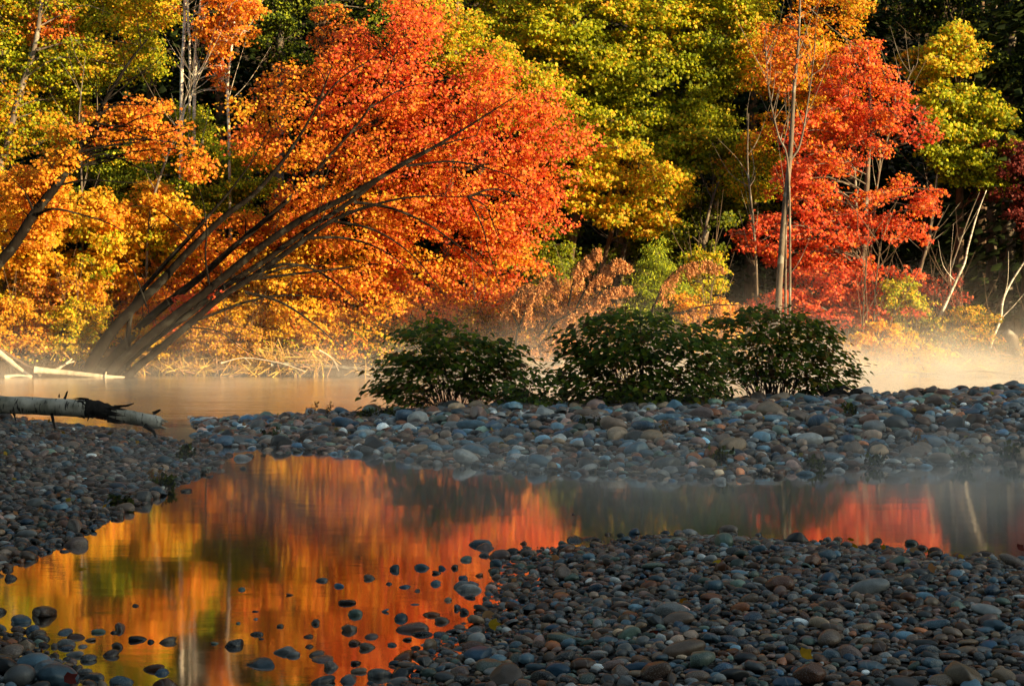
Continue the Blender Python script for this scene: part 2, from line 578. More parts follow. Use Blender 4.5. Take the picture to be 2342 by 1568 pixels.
def tree(name, label, cat, stems, crowns, leaf_mat='leaf', bark='bark', template=T_MAPLE, size=0.076, group=None, limbs=1.0, extra=None, bare=0):
    """stems: list of (world points, radii), base first; crowns: list of dicts(poly, Y, dY, r, pal or function, n, thin)"""
    p0 = stems[0][0][0]
    base = np.array([p0[0], p0[1], float(ground_z(p0[0], p0[1])) if stems[0][0][0][2] < 3 else p0[2]])
    root = empty(name, base, label, cat, group)
    lines = []
    for pts, rad in stems:
        line = smooth_line(pts, 5)
        rr = np.interp(np.linspace(0, 1, len(line)), np.linspace(0, 1, len(rad)), rad)
        t = Tubes()
        t.add(line, rr, 9, 0.03)
        t.build('trunk', M[bark], root, base)
        lines.append(line)
    allpts = np.concatenate(lines)
    br = Tubes()
    L = Leaves(template)
    for k, cr in enumerate(crowns):
        pxm = F / cr['Y']
        pts = scatter_poly(cr['poly'], cr['r'] * pxm * cr.get('gap', 0.95), thin=cr.get('thin', 0.0), seed=k + cr.get('seed', 0), scale=cr.get('scale', 90.0))
        for layer in range(cr.get('layers', 2)):
            for q in pts:
                dy = cr['dY'] * (layer - 0.5 * (cr.get('layers', 2) - 1)) / max(1, cr.get('layers', 2)) * 2 + rng.normal() * cr['dY'] * 0.3
                px = q + rng.normal(size=2) * cr['r'] * pxm * (0.15 + 0.4 * layer)
                c = P(px[0], px[1], cr['Y'] + dy)
                if c[2] < float(ground_z(c[0], c[1])) + 0.15:
                    continue
                r = cr['r'] * (0.7 + 0.6 * rng.random())
                pal = cr['pal'](px[0], px[1]) if callable(cr['pal']) else cr['pal']
                fill_clump(L, c, r, pal, int(cr['n'] * NL * (r / cr['r']) ** 2), cr.get('size', size), cr.get('flat', 0.55), cr.get('sprays', 13),
                           cr.get('spread', 0.28), twigs=br if layer == 0 else None, sub=cr.get('sub'), along=cr.get('along'))
                if rng.random() < limbs * (1 if layer == 0 else .4):
                    limb(br, allpts, c)
    for _ in range(bare):                                     # thin bare shoots
        a = allpts[rng.integers(len(allpts) // 3, len(allpts))]
        d = np.array([rng.normal() * 0.5, rng.normal() * 0.3, 0.9 + 0.3 * rng.random()]) * (0.6 + 0.9 * rng.random())
        one = br if crowns else Tubes()
        one.add(smooth_line([a, a + d * 0.45 + rng.normal(size=3) * .05, a + d + np.array([0, 0, .2])], 3), np.linspace(0.014, 0.003, 7), 3)
        if not crowns:                                        # on a bare stem every branch is a part of its own
            one.build('branch', M[bark], root, base)
    if extra:
        extra(br, L)
    if br.n:
        br.build('branches', M[bark], root, base)
    if L.c:
        L.build('crown', M[leaf_mat], root, base)
    return root


def stem(px, Y, rad, dY=0.0):
    """a stem traced on the photograph, standing at distance Y and leaning dY away along its length"""
    n = len(px)
    pts = np.array([P(x, y, Y + dY * i / max(1, n - 1)) for i, (x, y) in enumerate(px)])
    gz = float(ground_z(pts[0][0], pts[0][1]))
    if pts[0][2] > gz - 0.1:
        pts = np.vstack([[pts[0][0] - (pts[1][0] - pts[0][0]) * 0.12, pts[0][1], gz - 0.15], pts])
        rad = [rad[0] * 1.25] + list(rad)
    return pts, rad


# ------------------------------------------------------------------ the leaning maple over the river
def maple_pal(x, y):
    r = np.clip((x - 480) / 800 * 0.58 + (640 - y) / 640 * 0.40 + rng.normal() * 0.13, 0, 1)
    if r < 0.10:
        return {'gold': .5, 'yellow': .38, 'orange': .12}
    if r < 0.24:
        return {'gold': .5, 'orange': .3, 'yellow': .2}
    if r < 0.42:
        return {'orange': .55, 'redorange': .25, 'gold': .2}
    if r < 0.60:
        return {'redorange': .45, 'orange': .4, 'red': .15}
    return {'red': .46, 'redorange': .40, 'orange': .14}


Yl = 42.1
leaning = [
    stem([(209, 832), (252, 763), (303, 706), (358, 654), (403, 605), (455, 551), (516, 493), (585, 440), (660, 350), (720, 250), (760, 150)], Yl, [0.140, 0.119, 0.098, 0.084, 0.062, 0.035, 0.014], -.2),
    stem([(300, 712), (361, 622), (437, 539), (480, 490), (525, 438), (575, 370), (620, 290)], Yl + .1, [0.060, 0.053, 0.037, 0.020, 0.009], -.1),
    stem([(243, 836), (315, 754), (379, 696), (455, 636), (516, 581), (575, 530), (660, 455), (760, 350), (850, 240), (900, 130)], Yl + .5, [0.111, 0.098, 0.076, 0.062, 0.035, 0.010], .2),
    stem([(255, 846), (364, 751), (473, 666), (585, 574), (690, 502), (790, 452), (880, 400), (970, 350), (1070, 290), (1180, 220)], Yl - .2, [0.111, 0.105, 0.090, 0.076, 0.055, 0.035, 0.010], -.6),
    stem([(264, 856), (334, 790), (425, 724), (516, 654), (600, 600), (700, 528), (800, 462), (890, 392), (985, 340), (1090, 310)], Yl, [0.090, 0.084, 0.076, 0.070, 0.055, 0.035, 0.010], 0.0),
    stem([(294, 858), (364, 799), (425, 748), (500, 684), (585, 628), (680, 560), (760, 505), (850, 470), (950, 450), (1070, 450)], Yl - .3, [0.098, 0.088, 0.076, 0.070, 0.049, 0.027, 0.009], -.8),
]


def drooping(T, L):
    for px, r in (([(430, 748), (500, 758), (560, 800), (640, 832), (720, 845)], .02), ([(600, 618), (660, 604), (730, 622), (800, 672), (860, 730)], .05),
                  ([(560, 668), (640, 690), (720, 742), (790, 800), (880, 845)], .045), ([(690, 545), (790, 545), (880, 575), (960, 640)], .045),
                  ([(810, 462), (900, 478), (990, 520), (1080, 590), (1140, 660)], .045), ([(760, 505), (860, 528), (950, 590), (1020, 680)], .04),
                  ([(480, 660), (470, 590), (472, 520), (458, 440), (420, 395)], .03), ([(335, 700), (318, 650), (300, 610), (262, 560)], .03),
                  ([(436, 545), (400, 510), (350, 475), (290, 470)], .025), ([(930, 380), (1040, 370), (1160, 400), (1250, 450)], .035),
                  ([(850, 245), (930, 200), (1040, 180)], .025), ([(720, 250), (780, 180), (870, 120), (930, 40)], .025)):
        pts = np.array([P(x, y, Yl - .6 + rng.normal() * .2) for x, y in px])
        T.add(smooth_line(pts, 5), np.linspace(r, .006, 5 * (len(px) - 1) + 1), 5)


tree('leaning_maple', 'multi-stemmed orange and red maple leaning far out over the water', 'tree', leaning, [
    dict(poly=[(545, 330), (560, 225), (640, 190), (655, 130), (700, 165), (790, 110), (830, 30), (900, -30), (985, -20), (1010, 110), (1110, 140), (1210, 195),
               (1265, 250), (1305, 320), (1285, 390), (1270, 470), (1270, 520), (1195, 525), (1120, 480), (900, 420), (760, 480), (640, 470)],
         Y=43.7, dY=1.2, r=.44, pal=maple_pal, n=90, thin=.37, layers=2, scale=48, along=np.array([.8, 0, .5])),
    dict(poly=[(700, 560), (800, 490), (900, 430), (1130, 470), (1200, 530), (1190, 600), (1172, 680), (1120, 715), (1060, 745), (960, 720), (930, 790), (850, 805), (790, 818),
               (700, 765), (630, 690), (590, 640)], Y=43.3, dY=.9, r=.40, pal=maple_pal, n=96, thin=.32, layers=2, seed=4, scale=48, along=np.array([.8, 0, -.45])),
    dict(poly=[(430, 640), (440, 560), (520, 490), (640, 450), (760, 470), (690, 540), (560, 600), (470, 680), (360, 730), (290, 720), (330, 640)], Y=44.3, dY=.8, r=.40,
         pal=lambda x, y: {'orange': .45, 'gold': .3, 'redorange': .25}, n=120, thin=.30, layers=2, seed=9),
    dict(poly=[(430, 690), (500, 640), (520, 660), (450, 720), (380, 740)], Y=42.4, dY=.4, r=.28, pal={'red': .7, 'redorange': .3}, n=60, layers=1),
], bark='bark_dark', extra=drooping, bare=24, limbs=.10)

# ------------------------------------------------------------------ trees of the left side
Yd = 40.6
dark_sap = [stem([(-240, 850), (-120, 720), (0, 598), (39, 551), (79, 487), (121, 435), (149, 393), (173, 349), (198, 314), (221, 278), (231, 248), (266, 188), (301, 135), (339, 88)],
                 Yd, [.14, .125, .11, .09, .07, .045, .012], .4)]


def sap_limbs(T, L):
    for px, r in (([(221, 282), (275, 288), (330, 266), (401, 250)], .028), ([(180, 348), (251, 333), (326, 323), (409, 296), (440, 300)], .035), ([(228, 262), (266, 241), (340, 240), (385, 228)], .026),
                  ([(82, 493), (121, 478), (182, 490), (258, 515), (330, 560)], .04), ([(130, 425), (200, 412), (300, 418), (350, 412)], .032), ([(240, 232), (300, 185), (370, 130)], .022),
                  ([(79, 487), (50, 430), (0, 385)], .03), ([(262, 196), (330, 165), (380, 120)], .018)):
        pts = np.array([P(x, y, Yd + rng.normal() * .2) for x, y in px])
        T.add(smooth_line(pts, 5), np.linspace(r, .005, 5 * (len(px) - 1) + 1), 5)


tree('dark_stemmed_maple', 'slender dark maple slanting up with sparse orange leaves on bare limbs', 'tree', dark_sap, [
    dict(poly=[(225, 268), (275, 225), (365, 235), (372, 290), (420, 300), (470, 335), (495, 390), (450, 400), (400, 335), (290, 345), (200, 300)], Y=Yd + .5, dY=.6, r=.30,
         pal={'orange': .6, 'gold': .2, 'redorange': .2}, n=42, layers=2, gap=1.0, thin=.22, scale=40),
    dict(poly=[(130, 310), (180, 290), (190, 340), (150, 400), (100, 420), (110, 370)], Y=Yd + .5, dY=.5, r=.28, pal={'gold': .7, 'orange': .3}, n=60),
    dict(poly=[(20, 400), (110, 400), (140, 470), (90, 560), (20, 520)], Y=Yd + .8, dY=.5, r=.32, pal={'orange': .6, 'gold': .4}, n=70, thin=.2),
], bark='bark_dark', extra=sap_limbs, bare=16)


def gold_pal(x, y):
    u = vnoise(x / 60.0, y / 45.0)
    if u < .28:
        return {'gold': .5, 'orange': .3, 'ochre': .2}
    if u < .6:
        return {'gold': .45, 'yellow': .5, 'orange': .05}
    return {'ygreen': .45, 'yellow': .45, 'gold': .1}


def straight(x, y0, y1, Y, r, lean=0, k=4):
    ys = np.linspace(y0, y1, k)
    return stem([(x + lean * i / (k - 1) + rng.normal() * 3, y) for i, y in enumerate(ys)], Y, [r, r * .8, r * .25], rng.normal() * .3)


for nm, lab, poly, Y, seed, st in (
        ('golden_maple', 'golden yellow maple at the frame edge behind the dark slanting stem', [(-60, 420), (60, 400), (150, 440), (230, 480), (260, 560), (230, 640), (150, 700), (0, 720), (-80, 700)], 44.3, 1, (60, 780, 430)),
        ('golden_maple', 'bright gold maple filling the gap left of the leaning trunks', [(230, 480), (330, 450), (420, 470), (440, 540), (400, 620), (330, 670), (260, 690), (215, 640), (240, 560)], 44.9, 2, (330, 790, 440)),
        ('golden_maple', 'yellow and gold maple glowing beneath the drooping red branches', [(400, 700), (470, 630), (560, 560), (680, 530), (800, 560), (850, 680), (820, 770), (740, 805), (640, 800), (560, 730)], 44.9, 3, (660, 830, 640))):
    x, y0, y1 = st
    tree(nm, lab, 'tree', [straight(x, y0, y1, Y, .06, 20), straight(x - 40, y0, y1 + 40, Y + .3, .045, -30)],
         [dict(poly=poly, Y=Y, dY=1.0, r=.42, pal=gold_pal, n=150, thin=.24, seed=seed)], bark='bark', size=.088, bare=10)

tree('yellow_green_maple', 'tall yellow-green maple beside the pale stems at the upper corner', 'tree',
     [stem([(30, 800), (0, 420), (15, 340), (40, 230), (62, 165), (80, 105), (92, 30), (98, -60)], 47.0, [.12, .10, .085, .07, .04], .5),
      stem([(-10, 800), (8, 300), (12, 150), (25, 60), (30, -60)], 47.8, [.10, .085, .07, .04], .5)],
     [dict(poly=[(-60, -60), (390, -60), (350, 60), (340, 150), (300, 200), (240, 230), (150, 260), (90, 330), (20, 350), (-60, 380)], Y=48.6, dY=1.3, r=.55,
           pal=lambda x, y: ({'ygreen': .6, 'yellow': .2, 'green': .2} if vnoise(x / 70., y / 60.) > .34 else {'yellow': .4, 'ygreen': .45, 'orange': .15}), n=190, thin=.24, seed=3, scale=70, gap=.8),
      dict(poly=[(60, 30), (170, 40), (180, 90), (80, 90)], Y=47.6, dY=.3, r=.3, pal={'redorange': .6, 'orange': .4}, n=50, layers=1),
      dict(poly=[(-40, 190), (70, 210), (110, 290), (90, 330), (-40, 370)], Y=47.4, dY=.6, r=.36, pal={'gold': .4, 'ygreen': .5, 'orange': .1}, n=60, thin=.25)], bark='bark_grey', bare=14, limbs=.3)

HEM = dict(leaf_mat='needle', template=T_KITE, bark='bark_grey', size=.10)
tree('hemlock', 'sunlit green hemlock with layered boughs behind the leaning maple', 'tree', [stem([(470, 800), (468, 480), (464, 330), (462, 240)], 47.6, [.09, .07, .04, .01], 0)],
     [dict(poly=[(300, 250), (400, 250), (500, 330), (590, 330), (600, 420), (540, 470), (430, 480), (330, 500), (270, 480), (290, 400)], Y=47.2, dY=1.2, r=.50,
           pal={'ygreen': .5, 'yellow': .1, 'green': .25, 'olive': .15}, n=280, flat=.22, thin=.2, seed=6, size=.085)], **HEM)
tree('hemlock', 'shaded green hemlock low at the edge between golden maples', 'tree', [stem([(230, 810), (228, 500), (225, 350), (222, 220)], 46.8, [.11, .08, .05, .01], 0)],
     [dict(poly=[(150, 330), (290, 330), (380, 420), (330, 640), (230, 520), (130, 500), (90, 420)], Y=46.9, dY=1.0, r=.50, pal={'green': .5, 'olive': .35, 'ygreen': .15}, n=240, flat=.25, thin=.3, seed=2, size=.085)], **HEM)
tree('pine_tree', 'dark green pine standing behind the pale birch stems', 'tree', [stem([(640, 800), (638, 400), (640, 100), (642, -80)], 54.0, [.2, .17, .13, .08], 0)],
     [dict(poly=[(540, -60), (860, -60), (850, 60), (760, 80), (720, 160), (600, 100), (540, 60)], Y=54.0, dY=1.4, r=.65, pal={'green': .55, 'dark': .3, 'olive': .15}, n=260, flat=.3, thin=.3, seed=5, size=.11)], **HEM)

tree('birch', 'three pale birch stems with an orange leaf cluster near the top edge', 'tree',
     [stem([(412, 800), (415, 215), (420, 100), (423, 0), (424, -70)], 46.2, [.055, .048, .04, .03], .2),
      stem([(440, 800), (445, 190), (450, 90), (459, 0), (462, -70)], 46.6, [.05, .042, .035, .025], .2),
      stem([(428, 800), (434, 160), (430, 60), (428, -70)], 47.0, [.035, .03, .022], .2),
      stem([(400, 800), (415, 310), (435, 230), (450, 180), (475, 130)], 46.0, [.026, .022, .012], .2)],
     [dict(poly=[(450, -50), (560, -50), (580, 20), (540, 110), (490, 130), (470, 60)], Y=46.0, dY=.6, r=.36, pal={'orange': .6, 'gold': .2, 'redorange': .2}, n=85, thin=.18),
      dict(poly=[(480, 140), (520, 150), (515, 215), (485, 200)], Y=46.0, dY=.3, r=.2, pal={'redorange': .6, 'orange': .4}, n=22, layers=1),
      dict(poly=[(370, -40), (410, -40), (400, 30), (375, 20)], Y=46.2, dY=.3, r=.28, pal={'orange': .6, 'gold': .4}, n=40, layers=1)], bark='birch', bare=26)
tree('bare_sapling', 'thin crooked pale sapling below the birch stems', 'tree', [stem([(335, 620), (345, 480), (375, 380), (400, 310), (425, 225), (450, 170)], 44.4, [.035, .03, .022, .01], .2)],
     [], bark='bark_grey', bare=16)
tree('bare_sapling', 'thin leafless sapling in the green hemlock boughs by the frame edge', 'tree', [stem([(190, 620), (186, 400), (181, 270), (195, 130)], 44.8, [.03, .025, .02, .008], .2)], [], bark='bark_grey', bare=10)
tree('bare_sapling', 'pale thin stem rising beside the dark gap above the leaning maple', 'tree', [stem([(530, 800), (524, 330), (520, 200), (535, 60), (540, -60)], 46.4, [.045, .04, .035, .02], .2)], [], bark='birch', bare=14)
tree('orange_maple', 'orange maple sapling in front of the dark pine gap', 'tree', [stem([(735, 600), (738, 200), (740, 80), (745, -30)], 46.0, [.05, .045, .035, .02], .2)],
     [dict(poly=[(715, 20), (790, 10), (800, 70), (770, 130), (760, 175), (725, 150)], Y=46, dY=.5, r=.26, pal={'orange': .6, 'redorange': .4}, n=34, layers=1)], bark='bark', bare=16)

# ------------------------------------------------------------------ the oaks in the middle
def oak_pal(x, y):
    u = vnoise(x / 75., y / 60.) + (300 - y) / 1600
    if u > .55:
        return {'yellow': .22, 'ygreen': .72, 'gold': .06}
    if u > .3:
        return {'ygreen': .75, 'olive': .2, 'yellow': .05}
    return {'olive': .4, 'green': .25, 'ygreen': .35}


tree('oak_tree', 'broad yellow-green oak crown above the gravel bar bushes', 'tree',
     [stem([(1405, 760), (1420, 560), (1425, 420), (1410, 250), (1390, 100), (1380, -60)], 50.0, [.2, .17, .15, .12, .08], 0),
      stem([(1600, 760), (1600, 560), (1640, 420), (1600, 250), (1570, 60), (1560, -60)], 50.6, [.17, .15, .13, .10, .06], 0)],
     [dict(poly=[(985, -60), (1720, -60), (1725, 110), (1690, 200), (1560, 170), (1470, 190), (1400, 230), (1300, 240), (1180, 170), (1050, 90)], Y=49.2, dY=1.4, r=.58, pal=oak_pal, n=230, thin=.22, gap=.82, seed=2, scale=75, flat=.5),
      dict(poly=[(1330, 260), (1420, 270), (1500, 240), (1580, 280), (1640, 300), (1665, 360), (1590, 385), (1480, 345), (1400, 335), (1310, 330)], Y=48.4, dY=1.0, r=.5, pal=oak_pal, n=210, thin=.18, gap=.85, seed=7, scale=60, flat=.42),
      dict(poly=[(1560, 190), (1690, 190), (1720, 260), (1650, 280), (1570, 250)], Y=49.2, dY=1.0, r=.5, pal=oak_pal, n=170, thin=.2, seed=3, flat=.42)],
     bark='bark', size=.092, bare=14)
tree('oak_tree', 'lower golden-green oak with slanting trunks beside the dark hollow', 'tree',
     [stem([(1283, 700), (1300, 610), (1318, 500), (1330, 440), (1350, 380)], 46.6, [.12, .11, .09, .05], .3),
      stem([(1350, 720), (1385, 580), (1415, 480), (1440, 400)], 47.2, [.085, .07, .06, .03], .3)],
     [dict(poly=[(1300, 400), (1345, 345), (1420, 335), (1490, 360), (1540, 400), (1552, 450), (1520, 500), (1440, 510), (1390, 490), (1320, 480)], Y=46.4, dY=1.0, r=.44,
           pal={'gold': .3, 'yellow': .3, 'ygreen': .4}, n=170, thin=.16, seed=4, flat=.42)], bark='bark', size=.092, bare=8)
tree('shaded_oak', 'dull green understory oak beneath the golden-green crown', 'tree', [stem([(1400, 760), (1412, 640), (1430, 560)], 48.6, [.1, .09, .05], 0), stem([(1590, 780), (1605, 560), (1640, 460)], 49.2, [.17, .15, .1], 0)],
     [dict(poly=[(1290, 520), (1420, 520), (1540, 500), (1660, 420), (1700, 480), (1640, 560), (1540, 600), (1460, 640), (1330, 640), (1280, 590)], Y=49.4, dY=1.2, r=.48, pal={'green': .5, 'olive': .4, 'dark': .1}, n=120, thin=.38, seed=8, scale=50, flat=.3)],
     bark='bark_grey', size=.09, bare=20)
tree('shaded_maple', 'olive green sapling right of the leaning maple tips', 'tree', [stem([(1230, 780), (1235, 650), (1245, 540)], 45.6, [.06, .05, .02], 0)],
     [dict(poly=[(1140, 560), (1240, 520), (1290, 560), (1270, 640), (1200, 680), (1130, 640)], Y=45.8, dY=.9, r=.4, pal={'olive': .45, 'green': .4, 'ygreen': .15}, n=130, thin=.22, seed=5, flat=.35)], bark='bark', size=.08, bare=10)
tree('yellow_green_tree', 'yellow-green tree between the leaning maple and the oak crown', 'tree', [stem([(1010, 760), (1030, 400), (1040, 100), (1050, -50)], 47.5, [.12, .1, .08, .05], 0)],
     [dict(poly=[(960, 0), (1060, 40), (1180, 130), (1290, 220), (1310, 300), (1290, 420), (1220, 300), (1090, 190), (990, 130)], Y=46.8, dY=.8, r=.44, pal={'ygreen': .55, 'yellow': .25, 'orange': .2}, n=130, thin=.2, seed=1)], bark='bark', bare=8)

# ------------------------------------------------------------------ the right-hand trees
tree('gold_orange_maple', 'gold and orange maple behind the pale slender trunk', 'tree', [stem([(1850, 800), (1850, 420), (1860, 180), (1870, -60)], 49.5, [.14, .12, .09, .05], 0)],
     [dict(poly=[(1760, -60), (1950, -60), (1985, 20), (1960, 110), (1940, 200), (1880, 280), (1830, 240), (1740, 330), (1660, 390), (1640, 330), (1700, 200), (1720, 60)], Y=48.4, dY=1.2, r=.46,
           pal=lambda x, y: ({'gold': .5, 'orange': .35, 'ygreen': .15} if x > 1760 else {'ygreen': .45, 'gold': .35, 'orange': .2}), n=140, thin=.27, seed=5),
      dict(poly=[(1660, 400), (1760, 340), (1800, 400), (1740, 450), (1680, 430)], Y=47.6, dY=.7, r=.36, pal={'ygreen': .5, 'olive': .3, 'gold': .2}, n=90, thin=.2)], bark='bark', bare=14)


def red_pal(x, y):
    u = vnoise(x / 70. + 9, y / 50.)
    if y > 480 or u < .3:
        return {'red': .72, 'redorange': .28}
    return {'red': .40, 'redorange': .42, 'orange': .18}


RY = 44.6
tree('red_maple', 'scarlet and orange maple with airy tiers behind the pale trunk', 'tree',
     [stem([(1962, 850), (1966, 740), (1972, 620), (1978, 500), (1984, 400), (1990, 250), (1985, 120)], RY, [.10, .09, .08, .07, .05, .02], .5),
      stem([(1945, 850), (1952, 700), (1958, 560), (1955, 400), (1930, 280), (1915, 160)], RY + .4, [.055, .05, .04, .03, .015], .5),
      stem([(1990, 850), (1990, 600), (2010, 400), (2050, 250), (2090, 150)], RY + .8, [.04, .035, .025, .01], .5)],
     [dict(poly=[(1850, 250), (1900, 130), (1960, 85), (2010, 130), (2050, 200), (2060, 260), (2010, 340), (1930, 380), (1850, 370), (1790, 370), (1780, 320)], Y=RY + .6, dY=1.1, r=.40, pal=red_pal, n=84, thin=.2, flat=.42, seed=1),
      dict(poly=[(1800, 370), (1900, 370), (2000, 340), (2060, 350), (2070, 420), (2010, 460), (1930, 520), (1850, 490), (1790, 430)], Y=RY + .3, dY=1.0, r=.36, pal=red_pal, n=60, thin=.22, flat=.35, seed=3),
      dict(poly=[(1690, 530), (1770, 500), (1850, 500), (1960, 520), (2080, 480), (2150, 430), (2160, 460), (2100, 540), (2020, 560), (1900, 570), (1790, 580), (1720, 560)], Y=RY - .2, dY=.8, r=.33, pal=red_pal, n=60, thin=.22, flat=.34, seed=2, scale=55),
      dict(poly=[(1800, 590), (1900, 580), (2000, 620), (2090, 620), (2070, 680), (1960, 690), (1850, 640)], Y=RY - .1, dY=.8, r=.32, pal=red_pal, n=60, thin=.2, flat=.34, seed=6, scale=60),
      dict(poly=[(1720, 690), (1830, 660), (1950, 680), (2050, 690), (2110, 720), (2060, 745), (1960, 740), (1860, 720), (1740, 720)], Y=RY - .6, dY=.6, r=.3, pal=red_pal, n=56, thin=.17, flat=.34, seed=7),
      dict(poly=[(2050, 230), (2110, 250), (2150, 310), (2100, 330), (2050, 300)], Y=RY, dY=.3, r=.2, pal={'red': 1}, n=14, layers=1)],
     bark='bark_grey', size=.078, bare=50)
tree('pale_trunk_tree', 'tall slender pale-barked tree nearly bare in front of the scarlet maple', 'tree',
     [stem([(1776, 850), (1780, 710), (1784, 620), (1793, 500), (1803, 400), (1811, 300), (1816, 200), (1826, 100), (1832, -60)], 43.2, [.095, .088, .08, .07, .055, .04, .015], .2),
      stem([(1800, 420), (1830, 330), (1850, 220), (1865, 100)], 43.4, [.03, .028, .02, .008], .2), stem([(1804, 400), (1780, 310), (1760, 220), (1752, 130)], 43.2, [.028, .024, .018, .006], .2),
      stem([(1734, 850), (1730, 620), (1722, 500), (1710, 380), (1712, 260)], 43.8, [.04, .035, .028, .012], .2)],
     [dict(poly=[(1740, 60), (1800, 30), (1830, 120), (1800, 220), (1750, 190)], Y=43.6, dY=.4, r=.26, pal={'orange': .5, 'redorange': .5}, n=28, layers=1)], bark='bark_grey', size=.08, bare=45)
tree('oak_tree', 'olive-gold oak with separate lit tiers before the dark pines', 'tree', [stem([(2190, 800), (2195, 480), (2190, 250), (2185, 60)], 47.8, [.13, .11, .08, .04], 0)],
     [dict(poly=[(2120, 90), (2180, 55), (2230, 90), (2240, 130), (2200, 170), (2130, 170)], Y=47, dY=.7, r=.36, pal={'yellow': .4, 'ygreen': .5, 'gold': .1}, n=120, flat=.4),
      dict(poly=[(2060, 130), (2110, 120), (2130, 165), (2080, 170)], Y=47.2, dY=.4, r=.26, pal={'olive': .5, 'gold': .5}, n=50, layers=1),
      dict(poly=[(2110, 210), (2200, 195), (2270, 210), (2310, 280), (2335, 310), (2290, 330), (2210, 320), (2150, 300), (2105, 260)], Y=46.8, dY=.9, r=.40, pal={'yellow': .2, 'ygreen': .65, 'olive': .15}, n=130, thin=.15, flat=.4),
      dict(poly=[(2130, 340), (2230, 350), (2290, 390), (2310, 440), (2260, 435), (2180, 400)], Y=46.8, dY=.7, r=.36, pal={'ygreen': .6, 'olive': .4}, n=120, thin=.15, flat=.4)], bark='bark', size=.092, bare=12)
tree('dark_maple', 'dusky maroon maple at the frame edge under the olive oak', 'tree', [stem([(2380, 800), (2370, 500), (2350, 350)], 46.6, [.07, .06, .03], 0)],
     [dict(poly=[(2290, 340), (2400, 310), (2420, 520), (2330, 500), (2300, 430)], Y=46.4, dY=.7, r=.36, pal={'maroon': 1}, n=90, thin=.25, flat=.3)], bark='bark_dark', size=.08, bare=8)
tree('pine_tree', 'shaded pine with thick grey trunk next to the leaning white saplings', 'tree', [stem([(2262, 800), (2266, 640), (2270, 400), (2272, 150), (2275, -80)], 50.2, [.17, .16, .14, .12, .08], 0)],
     [dict(poly=[(2050, -60), (2420, -60), (2420, 200), (2330, 260), (2260, 120), (2090, 80)], Y=50.4, dY=1.5, r=.6, pal={'dark': .6, 'green': .4}, n=220, flat=.25, thin=.2, size=.11)], **HEM)
tree('pine_tree', 'stoutest shaded pine trunk behind the white saplings', 'tree', [stem([(2296, 820), (2302, 640), (2308, 400), (2310, 100), (2312, -80)], 49.6, [.26, .24, .22, .2, .15], 0)],
     [dict(poly=[(2300, 120), (2440, 60), (2440, 320), (2330, 330)], Y=50.2, dY=1.2, r=.6, pal={'dark': .7, 'green': .3}, n=200, flat=.25, size=.11)], **HEM)
for lab, px in (('white birch sapling leaning right before the shaded pines', [(2128, 790), (2140, 745), (2165, 690), (2190, 635), (2206, 600), (2215, 560), (2235, 490), (2256, 435)]),
                ('crooked white birch sapling rising at the frame edge', [(2255, 825), (2272, 770), (2288, 730), (2293, 690), (2310, 650), (2342, 600), (2380, 540)]),
                ('thin dim birch sapling leaning just left of a brighter one', [(2140, 770), (2165, 650), (2190, 570), (2215, 500), (2240, 440)])):
    dim = lab.startswith('thin')
    tree('birch_sapling', lab, 'tree', [stem(px, 44.0 if not dim else 45.2, [.042, .035, .026, .01] if not dim else [.03, .026, .02, .008], .3)], [], bark='birch' if not dim else 'bark_grey', bare=2)
for lab, px, Y in (('thin bare trunk in the dark gap left of the olive oak', [(2090, 780), (2100, 640), (2125, 540), (2140, 430), (2150, 330)], 46.5),
                   ('bare grey trunk half hidden left of the pale slender trunk', [(1600, 700), (1608, 560), (1625, 470), (1650, 400)], 47.4),
                   ('slim straight sapling before the scarlet maple, nearer the pale trunk', [(1972, 850), (1975, 700), (1985, 560)], 43.2),
                   ('slim straight sapling before the scarlet maple, farther from the pale trunk', [(1996, 850), (2000, 700), (2012, 560)], 43.2)):
    tree('bare_sapling', lab, 'tree', [stem(px, Y, [.06, .05, .04, .02] if Y > 45 else [.028, .024, .012], .3)], [], bark='bark_grey' if Y > 45 else 'bark', bare=14)

# ------------------------------------------------------------------ dead browned saplings and the young pine
def dead_sapling(label, stems_px, Y, dens=1.0, n_spr=26):
    base = P(*stems_px[0][0], Y)
    gz = float(ground_z(base[0], base[1]))
    root = empty('dead_sapling', (base[0], base[1], gz), label, 'dead sapling', 'browned dead saplings on the far bank')
    T, L = Tubes(), Leaves(T_KITE)
    for i, px in enumerate(stems_px):
        pts = np.array([P(x, y, Y + rng.normal() * .1) for x, y in px])
        if i == 0 or pts[0][2] > gz:
            pts = np.vstack([[pts[0][0], pts[0][1] + .1, gz - .1], pts]) if i == 0 else pts
        line = smooth_line(pts, 6)
        T.add(line, np.linspace(.035 if i == 0 else .03, .006, len(line)), 5)
        m = len(line)
        for k in range(int(n_spr * dens)):
            j = int(m * (0.35 + 0.65 * rng.random() ** .8))
            a = line[min(j, m - 1)]
            ln = 0.34 * (1.1 - j / m) + 0.13
            d = np.array([rng.normal() * .35, rng.normal() * .35, -0.55 - .5 * rng.random()])
            d = d / np.linalg.norm(d) * ln
            b = smooth_line([a, a + d * .5 + np.array([0, 0, .10 * ln]), a + d], 3)
            T.add(b, np.linspace(.006, .002, len(b)), 3)
            q = 60
            u = rng.integers(0, len(b), q)
            c = b[u] + rng.normal(size=(q, 3)) * .026
            c[:, 2] -= .03
            L.add(c, unit(q) + np.array([0, -.5, .2]), np.array([0, 0, -1.0]) + unit(q) * .4, .048 * (.6 + .8 * rng.random(q)), pick({'brown': 1}, q))
    T.build('stem', M['bark_dark'], root, root.location)
    L.build('withered_foliage', M['dead'], root, root.location)


